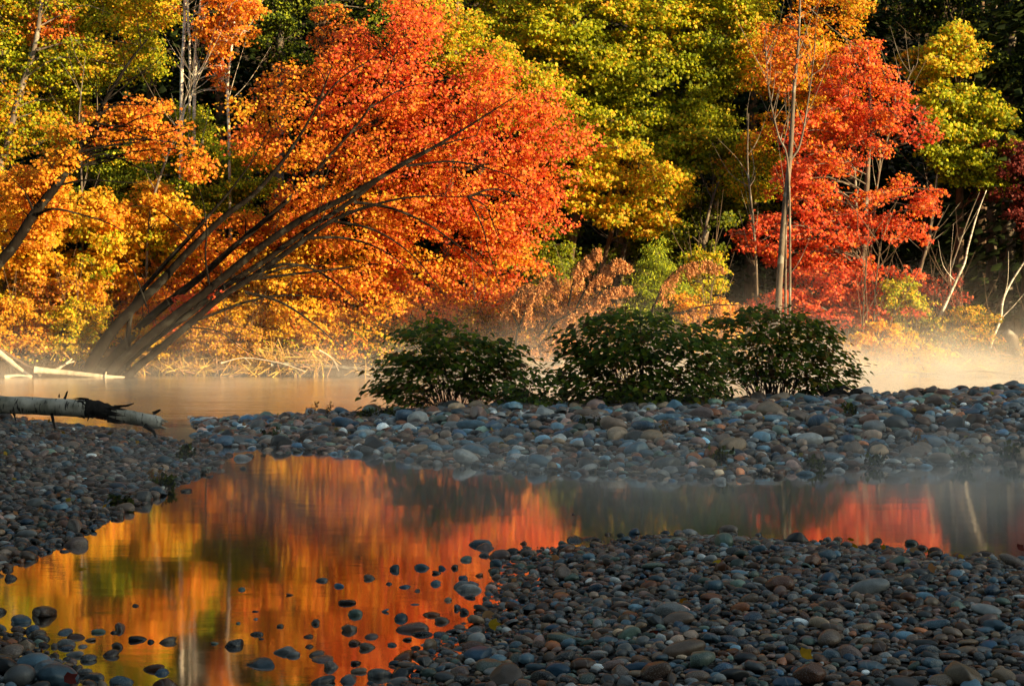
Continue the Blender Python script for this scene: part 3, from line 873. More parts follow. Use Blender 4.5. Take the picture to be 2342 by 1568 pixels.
dead_sapling('browned dead sapling arching over alone beside the young pine', [[(1490, 730), (1500, 690), (1520, 650), (1545, 620), (1580, 602), (1620, 598), (1650, 612)]], 40.2, 1.8)
dead_sapling('browned dead sapling with three feathery plumes rising behind the biggest bush', [
    [(1255, 760), (1310, 715), (1360, 680), (1400, 660), (1440, 655)], [(1300, 700), (1310, 650), (1325, 610), (1350, 580), (1370, 570)], [(1318, 705), (1345, 650), (1375, 620), (1410, 594), (1435, 605)]], 40.6, 1.5, 40)
dead_sapling('browned dead sapling drooping nearest the red maple tips', [[(1180, 780), (1195, 730), (1225, 680), (1245, 640), (1262, 632), (1280, 665)], [(1190, 760), (1170, 700), (1190, 660), (1215, 650)], [(1230, 770), (1260, 730), (1270, 700), (1262, 690)]], 40.8, 1.3, 34)
dead_sapling('long dead stem bending low above the rightmost bush', [[(1525, 738), (1560, 715), (1610, 700), (1660, 697), (1705, 700), (1740, 715)]], 39.8, 1.0)
dead_sapling('low tangle of browned dead twigs at the water between two bushes', [[(1200, 830), (1215, 800), (1260, 790), (1300, 800)], [(1215, 820), (1250, 770), (1280, 760), (1310, 775)], [(1190, 810), (1230, 815), (1280, 830)]], 40.2, 1.2, 34)
tree('young_pine', 'young light green pine behind the biggest bush', 'tree', [stem([(1498, 800), (1499, 700), (1500, 620), (1500, 565)], 42.2, [.04, .03, .02, .006], 0)],
     [dict(poly=[(1500, 560), (1515, 600), (1540, 630), (1555, 680), (1560, 730), (1440, 730), (1450, 680), (1470, 630), (1488, 600)], Y=42.2, dY=.45, r=.22, pal={'green': .6, 'ygreen': .4}, n=150, flat=.7, size=.11, layers=2, spread=.45)],
     leaf_mat='needle', template=T_NEEDLE, bark='bark')

# ------------------------------------------------------------------ the shrubs along the far bank
def shrub(label, poly, Y, pal, n=70, r=.26, size=.075, name='bank_shrub', leaf='leaf', thin=.15, dY=.5):
    p = np.array(poly, float)
    cx, by = p[:, 0].mean(), p[:, 1].max()
    b = P(cx, by, Y)
    gz = float(ground_z(b[0], b[1]))
    stems = []
    for k in range(4):
        tx = cx + rng.normal() * (p[:, 0].max() - p[:, 0].min()) * .22
        stems.append((np.array([[b[0] + rng.normal() * .15, Y, gz - .1], P((cx + tx) / 2, (by + p[:, 1].min()) / 2, Y), P(tx, p[:, 1].min() + 15, Y + rng.normal() * .2)]), [.022, .014, .004]))
    tree(name, label, 'shrub', stems, [dict(poly=poly, Y=Y, dY=dY, r=r, pal=pal, n=n, thin=thin, seed=int(cx) % 13, scale=40, sprays=7)], leaf_mat=leaf, bark='bark', template=T_KITE, size=size, group='shrubs along the far bank', bare=8)


shrub('gold and ochre thicket low at the frame edge, under the dark slanting stem', [(-60, 690), (60, 690), (120, 740), (110, 800), (-60, 810)], 42.9, {'ochre': .5, 'gold': .3, 'orange': .2}, 90)
shrub('yellow-green shrub just left of the leaning trunk bases', [(110, 740), (150, 700), (220, 690), (225, 750), (190, 800), (120, 800)], 42.9, {'ygreen': .35, 'yellow': .45, 'ochre': .2}, 90)
shrub('orange-brown shrub in the hollow above the white driftwood log', [(60, 640), (170, 640), (230, 680), (160, 720), (70, 710)], 43.6, {'ochre': .5, 'orange': .3, 'brown': .2}, 90)
shrub('tan and orange brush right of the leaning trunks', [(400, 750), (470, 730), (560, 740), (620, 780), (600, 820), (430, 830)], 42.6, {'ochre': .55, 'brown': .25, 'gold': .2}, 90, size=.06)
shrub('bright yellow shrub below the drooping maple branches', [(620, 690), (700, 680), (760, 740), (740, 800), (650, 820)], 42.9, {'yellow': .6, 'gold': .4}, 90)
shrub('green shrub under the red maple tips by the first bush', [(790, 760), (880, 740), (960, 740), (980, 790), (880, 815)], 43.2, {'ygreen': .45, 'olive': .4, 'ochre': .15}, 80)
shrub('pinkish brown brush behind the leftmost bush', [(1000, 720), (1090, 690), (1160, 720), (1170, 790), (1050, 800)], 42.8, {'brown': .5, 'ochre': .3, 'olive': .2}, 80, size=.06)
shrub('broad feathery browned thicket between the red maple tips and the young pine', [(1150, 700), (1200, 655), (1290, 645), (1400, 690), (1430, 735), (1330, 800), (1180, 825)], 42.0, {'brown': .75, 'ochre': .25}, 80, size=.05, thin=.2)
shrub('glowing golden brush on the bank right behind the leaning trunk bases', [(300, 740), (420, 690), (560, 690), (690, 760), (680, 830), (420, 835), (320, 810)], 43.2, {'gold': .4, 'yellow': .4, 'ochre': .2}, 95)
shrub('orange and gold shrub between the dead saplings and the rightmost bush', [(1560, 680), (1640, 690), (1690, 720), (1680, 760), (1570, 760)], 41.8, {'gold': .4, 'yellow': .3, 'orange': .3}, 80)
shrub('yellow sapling thicket just above the arching dead sapling', [(1590, 580), (1640, 590), (1660, 650), (1600, 690), (1570, 640)], 43.2, {'ygreen': .6, 'yellow': .4}, 60)
shrub('lime green shrub at the foot of the scarlet maple', [(2030, 650), (2090, 645), (2105, 700), (2060, 720), (2025, 700)], 43.6, {'ygreen': .7, 'yellow': .3}, 80)
shrub('yellow-orange shrub in mist beside the slim straight saplings', [(1935, 780), (1990, 740), (2050, 760), (2060, 830), (1980, 850), (1940, 830)], 41.6, {'yellow': .45, 'gold': .35, 'orange': .2}, 85)
shrub('bright yellow shrub in mist below the leaning white saplings', [(2060, 800), (2110, 780), (2140, 800), (2140, 850), (2070, 850)], 41.4, {'yellow': .7, 'gold': .3}, 85)
shrub('ochre shrub at the feet of the shaded pines', [(2160, 720), (2230, 700), (2270, 730), (2260, 790), (2170, 800)], 43.8, {'ochre': .45, 'gold': .2, 'olive': .35}, 70)
shrub('dull olive brush behind the yellow misty shrubs', [(2040, 720), (2150, 730), (2170, 800), (2090, 800), (2040, 770)], 43.6, {'olive': .6, 'ochre': .4}, 70)
shrub('low ochre brush by the pale stump at the frame edge', [(2250, 790), (2420, 770), (2420, 850), (2260, 850)], 42.4, {'olive': .4, 'ochre': .6}, 70)
shrub('maroon sprays crossing the dim thin birch sapling', [(2100, 640), (2180, 640), (2200, 690), (2120, 690)], 44.6, {'maroon': .7, 'red': .3}, 36)

# undergrowth nobody could count: one object
U = Leaves(T_KITE)
for k in range(420):
    x = rng.uniform(-14, 15)
    y = float(shore(x)) + .4 + 3.2 * rng.random()
    z = float(ground_z(x, y))
    fill_clump(U, np.array([x, y, z + .12 + .2 * rng.random()]), .26, {'ochre': .4, 'brown': .3, 'olive': .3} if rng.random() < .75 else {'gold': .6, 'orange': .4}, 34, .075, .5, sprays=4)
u_ = U.build('undergrowth', M['dead'])
tag(u_, 'low brown and ochre undergrowth covering the far bank', kind='stuff')
B_ = Leaves((np.array([(-.022, -.5, 0), (.022, -.5, 0), (.012, .1, .05), (0, .5, -.02), (-.012, .1, .05)]), np.array([(0, 1, 2), (0, 2, 4), (4, 2, 3)])))
for k in range(130):
    x = rng.choice([rng.uniform(-9.4, -4.6), rng.uniform(-14, 15), rng.uniform(8, 14)], p=[.6, .2, .2])
    y = float(shore(x)) - .1 + .9 * rng.random()
    z = max(0, float(ground_z(x, y)))
    n = 16
    c = np.array([x, y, z + .16]) + rng.normal(size=(n, 3)) * np.array([.18, .1, .06])
    lean = np.array([rng.normal() * .8, -.4, .5])
    B_.add(c, unit(n) + np.array([0, -1, .2]), lean + unit(n) * .8, .6 * (.5 + .8 * rng.random(n)), pick({'ochre': .4, 'brown': .3, 'gold': .2}, n) * .7 + .07)
g2 = B_.build('dry_grass', M['dry'])
tag(g2, 'pale dry grass and straw hanging along the far water edge', kind='stuff')

# the wood behind: a dark mass of evergreens, plus unseen trees added for shade
FL, FT = Leaves(T_KITE), Tubes()
spots = []
for k in range(230):
    x, y = rng.uniform(-34, 62), rng.uniform(54, 76)
    spots.append((x, y))
for k in range(26):
    spots.append((rng.uniform(14.4, 18.5), rng.uniform(46.9, 50)))  # conifers past the right edge, added to shade the pines there
for k in range(40):
    spots.append((rng.uniform(14.5, 50), rng.uniform(53, 58)))
for k in range(26):
    spots.append((rng.uniform(-36, -16), rng.uniform(45, 56)))
for x, y in ((-10.5, 9.5), (-9.4, 13.0), (-9.9, 16.5), (-12.5, 12), (-12, 18), (-14, 15), (-13, 21), (-9.2, 6), (-13, 7)):      # unseen evergreens added on the near side to darken the left bank
    spots.append((x, y))
kept = []
for x, y in spots:
    if all((x - a) ** 2 + (y - b) ** 2 > 3.2 for a, b in kept):
        kept.append((x, y))
for x, y in kept:
    z = float(ground_z(x, y))
    h = rng.uniform(15, 22)
    FT.add([(x, y, z - .2), (x + rng.normal() * .2, y, z + h * .5), (x, y, z + h)], [.2 + .1 * rng.random(), .13, .02], 6)
    for t in np.arange((1.6 if x < 14 else 1.0) if y > 30 else 3.2, h, .62):
        rr = (1 - t / h) ** .7 * (2.5 if y > 30 else 3.6) + .3
        n = int(34 + 26 * rr)
        th, q = rng.random(n) * 6.283, np.sqrt(rng.random(n)) * rr
        c = np.stack([x + np.cos(th) * q, y + np.sin(th) * q, z + t - q * .28 + rng.normal(size=n) * .12], -1)
        out = np.stack([np.cos(th), np.sin(th), -.35 + 0 * th], -1)
        FL.add(c, unit(n) * .45 + np.array([0, 0, .9]) + out * .3, out + unit(n) * .4, .34 * (.6 + .7 * rng.random(n)), pick({'dark': 1}, n))
f1 = FL.build('forest', M['needle'])
tag(f1, 'dark mass of evergreen boughs deep in the wood behind the autumn trees, plus unseen conifers', kind='stuff')
f2 = FT.build('forest_trunks', M['bark'])
tag(f2, 'dim trunks deep in the dark wood behind the autumn trees, plus those of unseen conifers', kind='stuff')
# ------------------------------------------------------------------ stones
def ico(sub):
    import bmesh
    bm = bmesh.new()
    bmesh.ops.create_icosphere(bm, subdivisions=sub, radius=1.0)
    V = np.array([v.co[:] for v in bm.verts])
    Fc = np.array([[v.index for v in f.verts] for f in bm.faces])
    bm.free()
    return V, Fc


def stone_shape(V, seed, angular):
    r = np.random.default_rng(seed)
    n = 1.0
    for k in range(5):
        d = r.normal(size=3)
        d /= np.linalg.norm(d)
        n = n + 0.11 * np.sin((V @ d) * r.uniform(1.2, 2.6) + r.uniform(0, 6.28)) * (1.0 if not angular else 1.3)
    S = V * (n[:, None] if not np.isscalar(n) else n)
    for k in range(3 if not angular else 9):                # worn facets
        d = r.normal(size=3)
        d[2] = abs(d[2]) * .7
        d /= np.linalg.norm(d)
        lim = r.uniform(.74, .92) if not angular else r.uniform(.62, .82)
        q = S @ d
        over = np.maximum(0, q - lim)
        S = S - (over * .78)[:, None] * d
    return S


V2, F2 = ico(3)
V3, F3 = ico(4)
V1, F1 = ico(2)
NSH = 14
SH_LO = [stone_shape(V1, 100 + k, k >= 8) for k in range(NSH)]
SH_MD = [stone_shape(V2, 100 + k, k >= 8) for k in range(NSH)]
keep1 = V1[F1].mean(1)[:, 2] > -.55
keep2 = V2[F2].mean(1)[:, 2] > -.6
F1k, F2k = F1[keep1], F2[keep2]
STONE_ME = [mesh_from('cobble', stone_shape(V3, 100 + k, k >= 8), F3, None, smooth=True) for k in range(NSH)]

SHAPES = {'flat': (1.0, .80, .34), 'rounded': (1.0, .88, .60), 'oblong': (1.12, .60, .50), 'blocky': (1.0, .82, .62)}
COLS = {'pale grey': (.40, .42, .41), 'mid grey': (.19, .20, .20), 'dark grey': (.08, .088, .09), 'charcoal': (.032, .036, .04), 'blue grey': (.10, .19, .25),
        'slate blue': (.04, .11, .19), 'greenish grey': (.13, .20, .16), 'brown grey': (.23, .16, .115), 'tan': (.36, .25, .155), 'rust brown': (.24, .085, .035),
        'dark brown': (.11, .055, .03), 'pinkish grey': (.32, .20, .165)}
CW = np.array([.10, .10, .10, .07, .13, .06, .07, .15, .07, .07, .08, .06])
CW = CW / CW.sum()
CN = list(COLS)


def rot_z_tilt(a, tx, ty):
    ca, sa = np.cos(a), np.sin(a)
    Z = np.array([[ca, -sa, 0], [sa, ca, 0], [0, 0, 1]])
    X = np.array([[1, 0, 0], [0, np.cos(tx), -np.sin(tx)], [0, np.sin(tx), np.cos(tx)]])
    Yr = np.array([[np.cos(ty), 0, np.sin(ty)], [0, 1, 0], [-np.sin(ty), 0, np.cos(ty)]])
    return X @ Yr @ Z


stones = []           # x, y, z, radius, shape name, zone, buried fraction
grid = {}


def try_stone(x, y, r, ov, zone, z=None, shape=None, col=None):
    cx, cy = int(x / .3), int(y / .3)
    for i in range(-1, 2):
        for j in range(-1, 2):
            for (a, b, q) in grid.get((cx + i, cy + j), ()):
                if (a - x) ** 2 + (b - y) ** 2 < ((r + q) * ov) ** 2:
                    return False
    grid.setdefault((cx, cy), []).append((x, y, r))
    stones.append([x, y, z, r, shape, zone, col])
    return True


def in_view(x, y, m=2.4):
    return (np.abs(x) < y * (CX / F) + m) & (y > 5.2)


# stones lying by themselves in the shallow pond, traced from the photograph: x, y of the waterline, width
for x, y, w in [(60, 1480, 62), (20, 1470, 40), (95, 1500, 38), (150, 1467, 36), (125, 1478, 34), (208, 1463, 36), (190, 1478, 30), (230, 1445, 34), (260, 1446, 22), (322, 1462, 44),
                (345, 1468, 22), (380, 1468, 42), (270, 1480, 28), (145, 1525, 54), (205, 1508, 46), (170, 1508, 30), (535, 1475, 64), (492, 1470, 24), (585, 1450, 34), (600, 1460, 22),
                (655, 1490, 58), (668, 1498, 36), (598, 1520, 74), (545, 1425, 20), (640, 1432, 30), (552, 1348, 22), (665, 1360, 26), (310, 1385, 18), (585, 1398, 20), (585, 1415, 12),
                (735, 1327, 30), (773, 1340, 26), (720, 1425, 36), (705, 1455, 30), (725, 1500, 42), (708, 1478, 24), (845, 1322, 40), (902, 1303, 38), (955, 1352, 32), (995, 1335, 32),
                (925, 1342, 30), (890, 1335, 22), (800, 1378, 46), (815, 1404, 42), (800, 1440, 50), (850, 1455, 44), (920, 1415, 42), (985, 1405, 44), (1010, 1420, 40), (880, 1398, 34),
                (810, 1470, 46), (840, 1480, 40), (895, 1475, 40), (930, 1462, 36), (960, 1450, 44), (1045, 1390, 32), (1060, 1400, 30), (1025, 1372, 34), (1075, 1366, 36), (965, 1298, 36),
                (1010, 1300, 28), (1040, 1298, 34), (1000, 1310, 30), (1065, 1280, 38), (1105, 1270, 30), (1095, 1315, 34), (1060, 1322, 32), (1130, 1310, 36), (1085, 1335, 40), (1125, 1345, 38),
                (755, 1525, 46), (815, 1515, 34), (740, 1560, 60), (370, 1538, 40), (350, 1530, 56), (270, 1560, 62), (1390, 1222, 18), (1418, 1224, 24), (1452, 1220, 34), (1485, 1228, 20), (1524, 1218, 26),
                (2060, 1258, 34), (2110, 1254, 30), (2140, 1262, 34), (2235, 1268, 24), (2310, 1276, 22), (1740, 1234, 30), (1800, 1236, 26),
                (485, 1088, 12), (478, 1072, 8), (1312, 1176, 10), (445, 1018, 26), (700, 1012, 30), (590, 1018, 28)]:
    p = W(x, y)
    r = w / F * p[1] / 2 * .9
    sh = rng.choice(['flat', 'rounded', 'oblong', 'blocky'], p=[.35, .3, .2, .15])
    try_stone(p[0], p[1], r, .3, 'pond', z=r * (-.1 + .4 * rng.random()) * SHAPES[sh][2], shape=sh)
for x, y, w in [(30, 1500, 70), (70, 1530, 84), (10, 1545, 70), (120, 1555, 90), (40, 1570, 80), (90, 1590, 70)]:
    p = W(x, y)
    try_stone(p[0], p[1], w / F * p[1] / 2, .5, 'near', shape='rounded')
# large stones that stand out on the bar
for x, y, w, sh, c in [(1063, 1015, 64, 'rounded', 'pale grey'), (1225, 985, 46, 'blocky', 'brown grey'), (712, 1008, 56, 'rounded', 'mid grey'), (1505, 945, 52, 'rounded', 'pale grey'), (1300, 945, 40, 'rounded', 'brown grey'),
                       (645, 1005, 40, 'flat', 'mid grey'), (560, 1005, 46, 'rounded', 'mid grey'), (1855, 1002, 60, 'rounded', 'pale grey'), (1560, 1018, 44, 'flat', 'dark grey'), (1370, 1010, 40, 'flat', 'brown grey'),
                       (2010, 1010, 50, 'blocky', 'tan'), (1400, 1045, 46, 'rounded', 'brown grey'), (835, 975, 44, 'oblong', 'pale grey'), (930, 1030, 40, 'flat', 'slate blue'), (1720, 950, 54, 'flat', 'brown grey'), (1880, 915, 46, 'rounded', 'brown grey')]:
    p = W(x, y, .2)
    try_stone(p[0], p[1], w / F * p[1] / 2, .6, 'bar', shape=sh, col=c)
for x, y, w, sh, c in [(1720, 1415, 50, 'rounded', 'slate blue'), (1855, 1555, 90, 'blocky', 'rust brown'), (2200, 1560, 112, 'blocky', 'tan'), (1780, 1345, 70, 'rounded', 'rust brown'), (1540, 1395, 66, 'rounded', 'pale grey'),
                       (1990, 1355, 92, 'oblong', 'pale grey'), (1490, 1545, 80, 'rounded', 'dark brown'), (1440, 1440, 50, 'rounded', 'greenish grey'), (2260, 1400, 90, 'flat', 'pale grey'), (1820, 1310, 44, 'flat', 'rust brown'), (1610, 1520, 80, 'rounded', 'greenish grey'),
                       (1900, 1470, 86, 'rounded', 'brown grey'), (2130, 1430, 70, 'flat', 'blue grey'), (1370, 1480, 66, 'flat', 'pale grey'), (1160, 1510, 74, 'rounded', 'brown grey'), (2060, 1290, 56, 'blocky', 'greenish grey'), (1660, 1245, 50, 'rounded', 'greenish grey')]:
    p = W(x, y, .13)
    try_stone(p[0], p[1], w / F * p[1] / 2, .6, 'near', shape=sh, col=c)


def zone_fill(poly, zone, n, sizes, ov, margin=0.05):
    """cobbles of falling size thrown on a gravel bank"""
    lo, hi = poly.min(0), poly.max(0)
    lo = np.maximum(lo, (-10.5, 5.2))
    hi = np.minimum(hi, (11.5, 27.5))
    for (r0, r1), m in zip(sizes, n):
        x = rng.uniform(lo[0], hi[0], m)
        y = rng.uniform(lo[1], hi[1], m)
        d = sdist(poly, x, y)
        ok = (d > -margin) & in_view(x, y)
        x, y = x[ok], y[ok]
        r = rng.uniform(r0, r1, len(x))
        for a, b, c in zip(x, y, r):
            try_stone(a, b, c, ov, zone)


zone_fill(near_bank, 'near', (420, 11000, 50000, 120000), ((.052, .09), (.033, .05), (.023, .033), (.0145, .023)), .66)
zone_fill(left_bank, 'left', (420, 8000, 36000, 80000), ((.065, .10), (.042, .06), (.03, .042), (.02, .03)), .66)
zone_fill(mid_bar, 'bar', (900, 14000, 44000, 80000), ((.095, .15), (.062, .092), (.042, .062), (.028, .042)), .65, .02)
# thin fringe of stones awash off the edges
for poly, zone, m in ((near_bank, 'near', 1100), (mid_bar, 'bar', 2600), (left_bank, 'left', 260)):
    x = rng.uniform(-7.5, 9, 30 * m)
    y = rng.uniform(6.5, 25.0, 30 * m)
    d = sdist(poly, x, y)
    ok = (d < 0) & (d > -.45) & ~((zone == 'bar') & (x < -4.0)) & ~((zone == 'left') & (y > 18.2)) & in_view(x, y) & (rng.random(len(x)) < np.exp(d / .12))
    for a, b in list(zip(x[ok], y[ok]))[:m]:
        r = rng.uniform(.03, .085)
        try_stone(a, b, r, .8, zone, z=r * (-.12 + .25 * rng.random()))
print('stones', len(stones))

# which ones show largest: those are things of their own
for s in stones:
    if s[4] is None:
        s[4] = rng.choice(['flat', 'rounded', 'oblong', 'blocky'], p=[.32, .26, .19, .23])
vis = []
for i, s in enumerate(stones):
    x, y = s[0], s[1]
    px, py = CX + x / y * F, HY + (EYE - .1) / y * F
    if -10 < px < 2352 and py < 1590:
        size = s[3] / y * F
        if s[5] == 'pond':
            size *= 1.25
        if s[6]:
            size *= 1.3
        vis.append((size, i))
vis.sort(reverse=True)
single = [i for _, i in vis[:296]]
single_set = set(single)
PLACE = {'pond': 'standing in the shallow mirror-like water', 'near': 'on the bare cobble bank beside the pond', 'left': 'on the dark gravel bank under the birch log',
         'bar': 'on the long cobble bar below the green bushes'}
used = set()
mats_obj = {k: stone_material('cobble ' + k, 'OBJ', k) for k in ('speckled', 'plain', 'veined')}
mats_att = {k: stone_material('gravel ' + k, 'ATTR', k) for k in ('speckled', 'plain', 'veined')}
TEX = ['speckled', 'plain', 'veined']
EXTRA = ['', 'small ', 'big ', 'broad ', 'wide ']


def place_words(x, y, zone):
    px, py = CX + x / y * F, HY + EYE / y * F
    if zone == 'pond':
        if py < 1120:
            return 'in calm water off the gravel spit'
        if py < 1295:
            return 'awash at the upper rim of the bare bank'
        if px < 440:
            return 'in yellow-green reflections by the corner heap'
        if px < 720:
            return 'in dark and orange reflections by itself'
        return 'among stones awash in red reflections'
    if zone == 'near':
        if px < 400:
            return 'in the corner heap at the pond rim'
        if px < 1250:
            return 'near the ragged waterline of the bare bank'
        return ('on the bare bank close to the pond rim' if py < 1380 else 'on the middle of the bare cobble bank' if py < 1480 else 'along the lower edge of the bare bank')
    if zone == 'left':
        return 'on the dark gravel bank under the birch log'
    return 'on the cobble bar ' + ('at its misty tip' if px < 800 else 'in front of the first bush' if px < 1270 else 'in front of the biggest bush' if px < 1660 else 'in front of the rearmost bush' if px < 1950 else 'where no bush grows')


def stone_z(x, y, r, shp):
    return float(ground_z(x, y)) + r * SHAPES[shp][2] * (.55 + .4 * rng.random())


for i in single:
    x, y, z, r, shp, zone, col = stones[i]
    where = place_words(x, y, zone)
    for attempt in range(400):
        c = col or CN[rng.choice(len(CN), p=CW)]
        tx = TEX[rng.choice(3, p=[.45, .45, .10])]
        if attempt > 60:
            c = CN[rng.integers(len(CN))]
        sh = shp if attempt < 25 else rng.choice(list(SHAPES))
        sz = 'big ' if r * F / y > 44 else 'small ' if r * F / y < 19 else ''
        key = (sz, c, tx, sh, where)
        if key not in used:
            break
    used.add(key)
    stones[i][4] = sh
    o = bpy.data.objects.new('cobble', STONE_ME[rng.integers(8, NSH) if sh == 'blocky' else rng.integers(0, 8)])
    C.objects.link(o)
    sc = np.array(SHAPES[sh]) * r * (1 + .06 * rng.normal(size=3))
    o.scale = sc
    o.rotation_euler = (rng.normal() * .13, rng.normal() * .13, rng.random() * 6.28 if sh != 'oblong' else rng.normal() * .6)
    o.location = (x, y, z if z is not None else stone_z(x, y, r, sh))
    k = np.exp(rng.normal() * .2) * {'left': .54, 'near': .70, 'bar': 1.1, 'pond': .65}[zone]  # left and near cobbles tinted darker, tree shade put into their colour
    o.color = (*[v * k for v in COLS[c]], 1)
    if not o.data.materials:
        o.data.materials.append(None)
    o.material_slots[0].link = 'OBJECT'
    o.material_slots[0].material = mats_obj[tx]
    tag(o, f'{sz}{c} {tx} {"blocky" if sh == "blocky" else sh} cobble {where}', 'stone', 'cobbles on the river banks and in the pond')

parts = {k: ([], [], []) for k in TEX}
cnt = {k: 0 for k in TEX}
for i, s in enumerate(stones):
    if i in single_set:
        continue
    x, y, z, r, shp, zone, col = s
    tx = TEX[rng.choice(3, p=[.42, .52, .06])]
    big = r * F / y > 26
    k = rng.integers(8, NSH) if shp == 'blocky' else rng.integers(0, 8)
    S = (SH_MD if big else SH_LO)[k]
    fk = F2k if big else F1k
    R = rot_z_tilt(rng.random() * 6.28, rng.normal() * .2, rng.normal() * .2)
    V = (S * (np.array(SHAPES[shp]) * r * (1 + .08 * rng.normal(size=3)))) @ R.T
    V = V + np.array([x, y, z if z is not None else stone_z(x, y, r, shp)])
    c = np.array(COLS[col or CN[rng.choice(len(CN), p=CW)]]) * np.exp(rng.normal() * .58) * {'left': .54, 'near': .70, 'bar': 1.12, 'pond': .7}[zone]  # same painted shade on the left and near banks
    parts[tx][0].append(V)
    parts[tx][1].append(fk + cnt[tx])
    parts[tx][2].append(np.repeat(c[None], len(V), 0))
    cnt[tx] += len(V)
# the countless rest of the cobbles: one object, three kinds of rock as material slots
off, Vs, Fs, Cs, Ms = 0, [], [], [], []
for q, k in enumerate(TEX):
    Vs += parts[k][0]
    fa = np.concatenate(parts[k][1])
    Fs.append(fa + off)
    Ms.append(np.full(len(fa), q, np.int32))
    Cs += parts[k][2]
    off += cnt[k]
me = mesh_from('cobbles', np.concatenate(Vs), np.concatenate(Fs), None, smooth=True, col=np.concatenate(Cs))
for k in TEX:
    me.materials.append(mats_att[k])
me.polygons.foreach_set('material_index', np.concatenate(Ms))
tag(obj('cobble_gravel', me), 'countless smaller river cobbles packed over the gravel banks', kind='stuff')

# ------------------------------------------------------------------ the green bushes on the bar
def bush(label, poly, Y, n_stems, n_leaf, base, size=.10, yellow=.08, name='green_bush'):
    b = W(base[0], base[1], .2)
    X0 = (base[0] - CX) / F * Y
    gz = float(ground_z(X0, Y))
    root = empty(name, (X0, Y, gz), label, 'bush', 'green bushes growing on the cobble bar')
    T, L = Tubes(), Leaves(T_HEART)
    poly = np.array(poly, float)
    pts = scatter_poly(poly, .17 * F / Y, 3000)
    rng.shuffle(pts)
    per = n_leaf / max(1, len(pts))
    half = (poly[:, 0].max() - poly[:, 0].min()) / F * Y / 2
    cx = (poly[:, 0].max() + poly[:, 0].min()) / 2
    for q in pts:
        for layer in range(3):
            e = np.sqrt(max(.05, 1 - ((q[0] - cx) / F * Y / half) ** 2))
            dy = (layer - 1) * .38 * half * e + rng.normal() * .12
            c = P(q[0] + rng.normal() * 6, q[1] + rng.normal() * 6, Y + dy)
            if c[2] < gz + .03:
                c[2] = gz + .05 + .1 * rng.random()
            n = max(2, int(per / 3 * (.6 + .8 * rng.random())))
            g = rng.normal(size=(n, 3)) * np.array([.12, .10, .055])
            out = np.array([(c[0] - X0) * .8, (c[1] - Y) * .8, .35])
            pal = {'bushgreen': 1}
            col = pick_bush(n, yellow, (c[2] - gz))
            L.add(c + g, unit(n) * .45 + np.array([0, -.25, .85]) + out * .35, out + unit(n) * .55 + np.array([0, -.1, -.55]), size * (.55 + .6 * rng.random(n)), col)
            if layer == 1 or rng.random() < .3:
                a = np.array([X0 + (c[0] - X0) * .22 + rng.normal() * .10, Y + rng.normal() * .14, gz - .03])
                m = a * .45 + c * .55 + np.array([(X0 - c[0]) * .10, 0, .10])
                T.add(smooth_line([a, m, c + np.array([0, 0, .03])], 4), np.linspace(.0085, .0025, 9), 4)
    T.build('stems', M['bark'], root, root.location)
    L.build('foliage', M['bush'], root, root.location)
    return root


def pick_bush(n, yellow, h):
    tab = np.array([(.14, .22, .014), (.09, .16, .014), (.19, .25, .016), (.065, .12, .016)])
    c = tab[rng.integers(0, 4, n)] * (.75 + .5 * rng.random((n, 1)))
    y = rng.random(n) < yellow
    c[y] = np.array([(.30, .22, .02), (.26, .14, .03), (.17, .09, .03)])[rng.integers(0, 3, y.sum())]
    return c


bush('leftmost green bush, leaning and loose with open stems beneath', [(838, 905), (850, 868), (885, 838), (915, 800), (925, 770), (960, 745), (1000, 735), (1040, 765), (1090, 770), (1150, 782), (1180, 805),
     (1195, 850), (1190, 900), (1140, 930), (1080, 890), (1010, 880), (950, 925), (905, 930), (880, 915)], 22.6, 30, 3600, (1040, 945), yellow=.14)
bush('low young bush filling the gap between two bigger bushes', [(1150, 880), (1200, 840), (1240, 865), (1290, 880), (1305, 910), (1260, 935), (1180, 940), (1140, 925)], 22.0, 14, 700, (1200, 940), .085, .03)
bush('biggest and darkest green bush in the middle of the bar', [(1268, 850), (1300, 810), (1295, 780), (1350, 750), (1380, 715), (1440, 705), (1490, 722), (1550, 752), (1620, 770), (1640, 800), (1650, 850), (1660, 890),
     (1600, 925), (1520, 930), (1440, 935), (1360, 930), (1300, 890)], 22.2, 40, 5600, (1460, 942), yellow=.10)
bush('rearmost green bush, its open stems showing bright mist behind', [(1600, 830), (1640, 745), (1700, 715), (1780, 710), (1850, 720), (1895, 740), (1905, 770), (1935, 820), (1950, 850), (1930, 880), (1880, 905),
     (1830, 880), (1760, 860), (1690, 860), (1640, 890)], 23.6, 40, 4200, (1770, 915), yellow=.2)


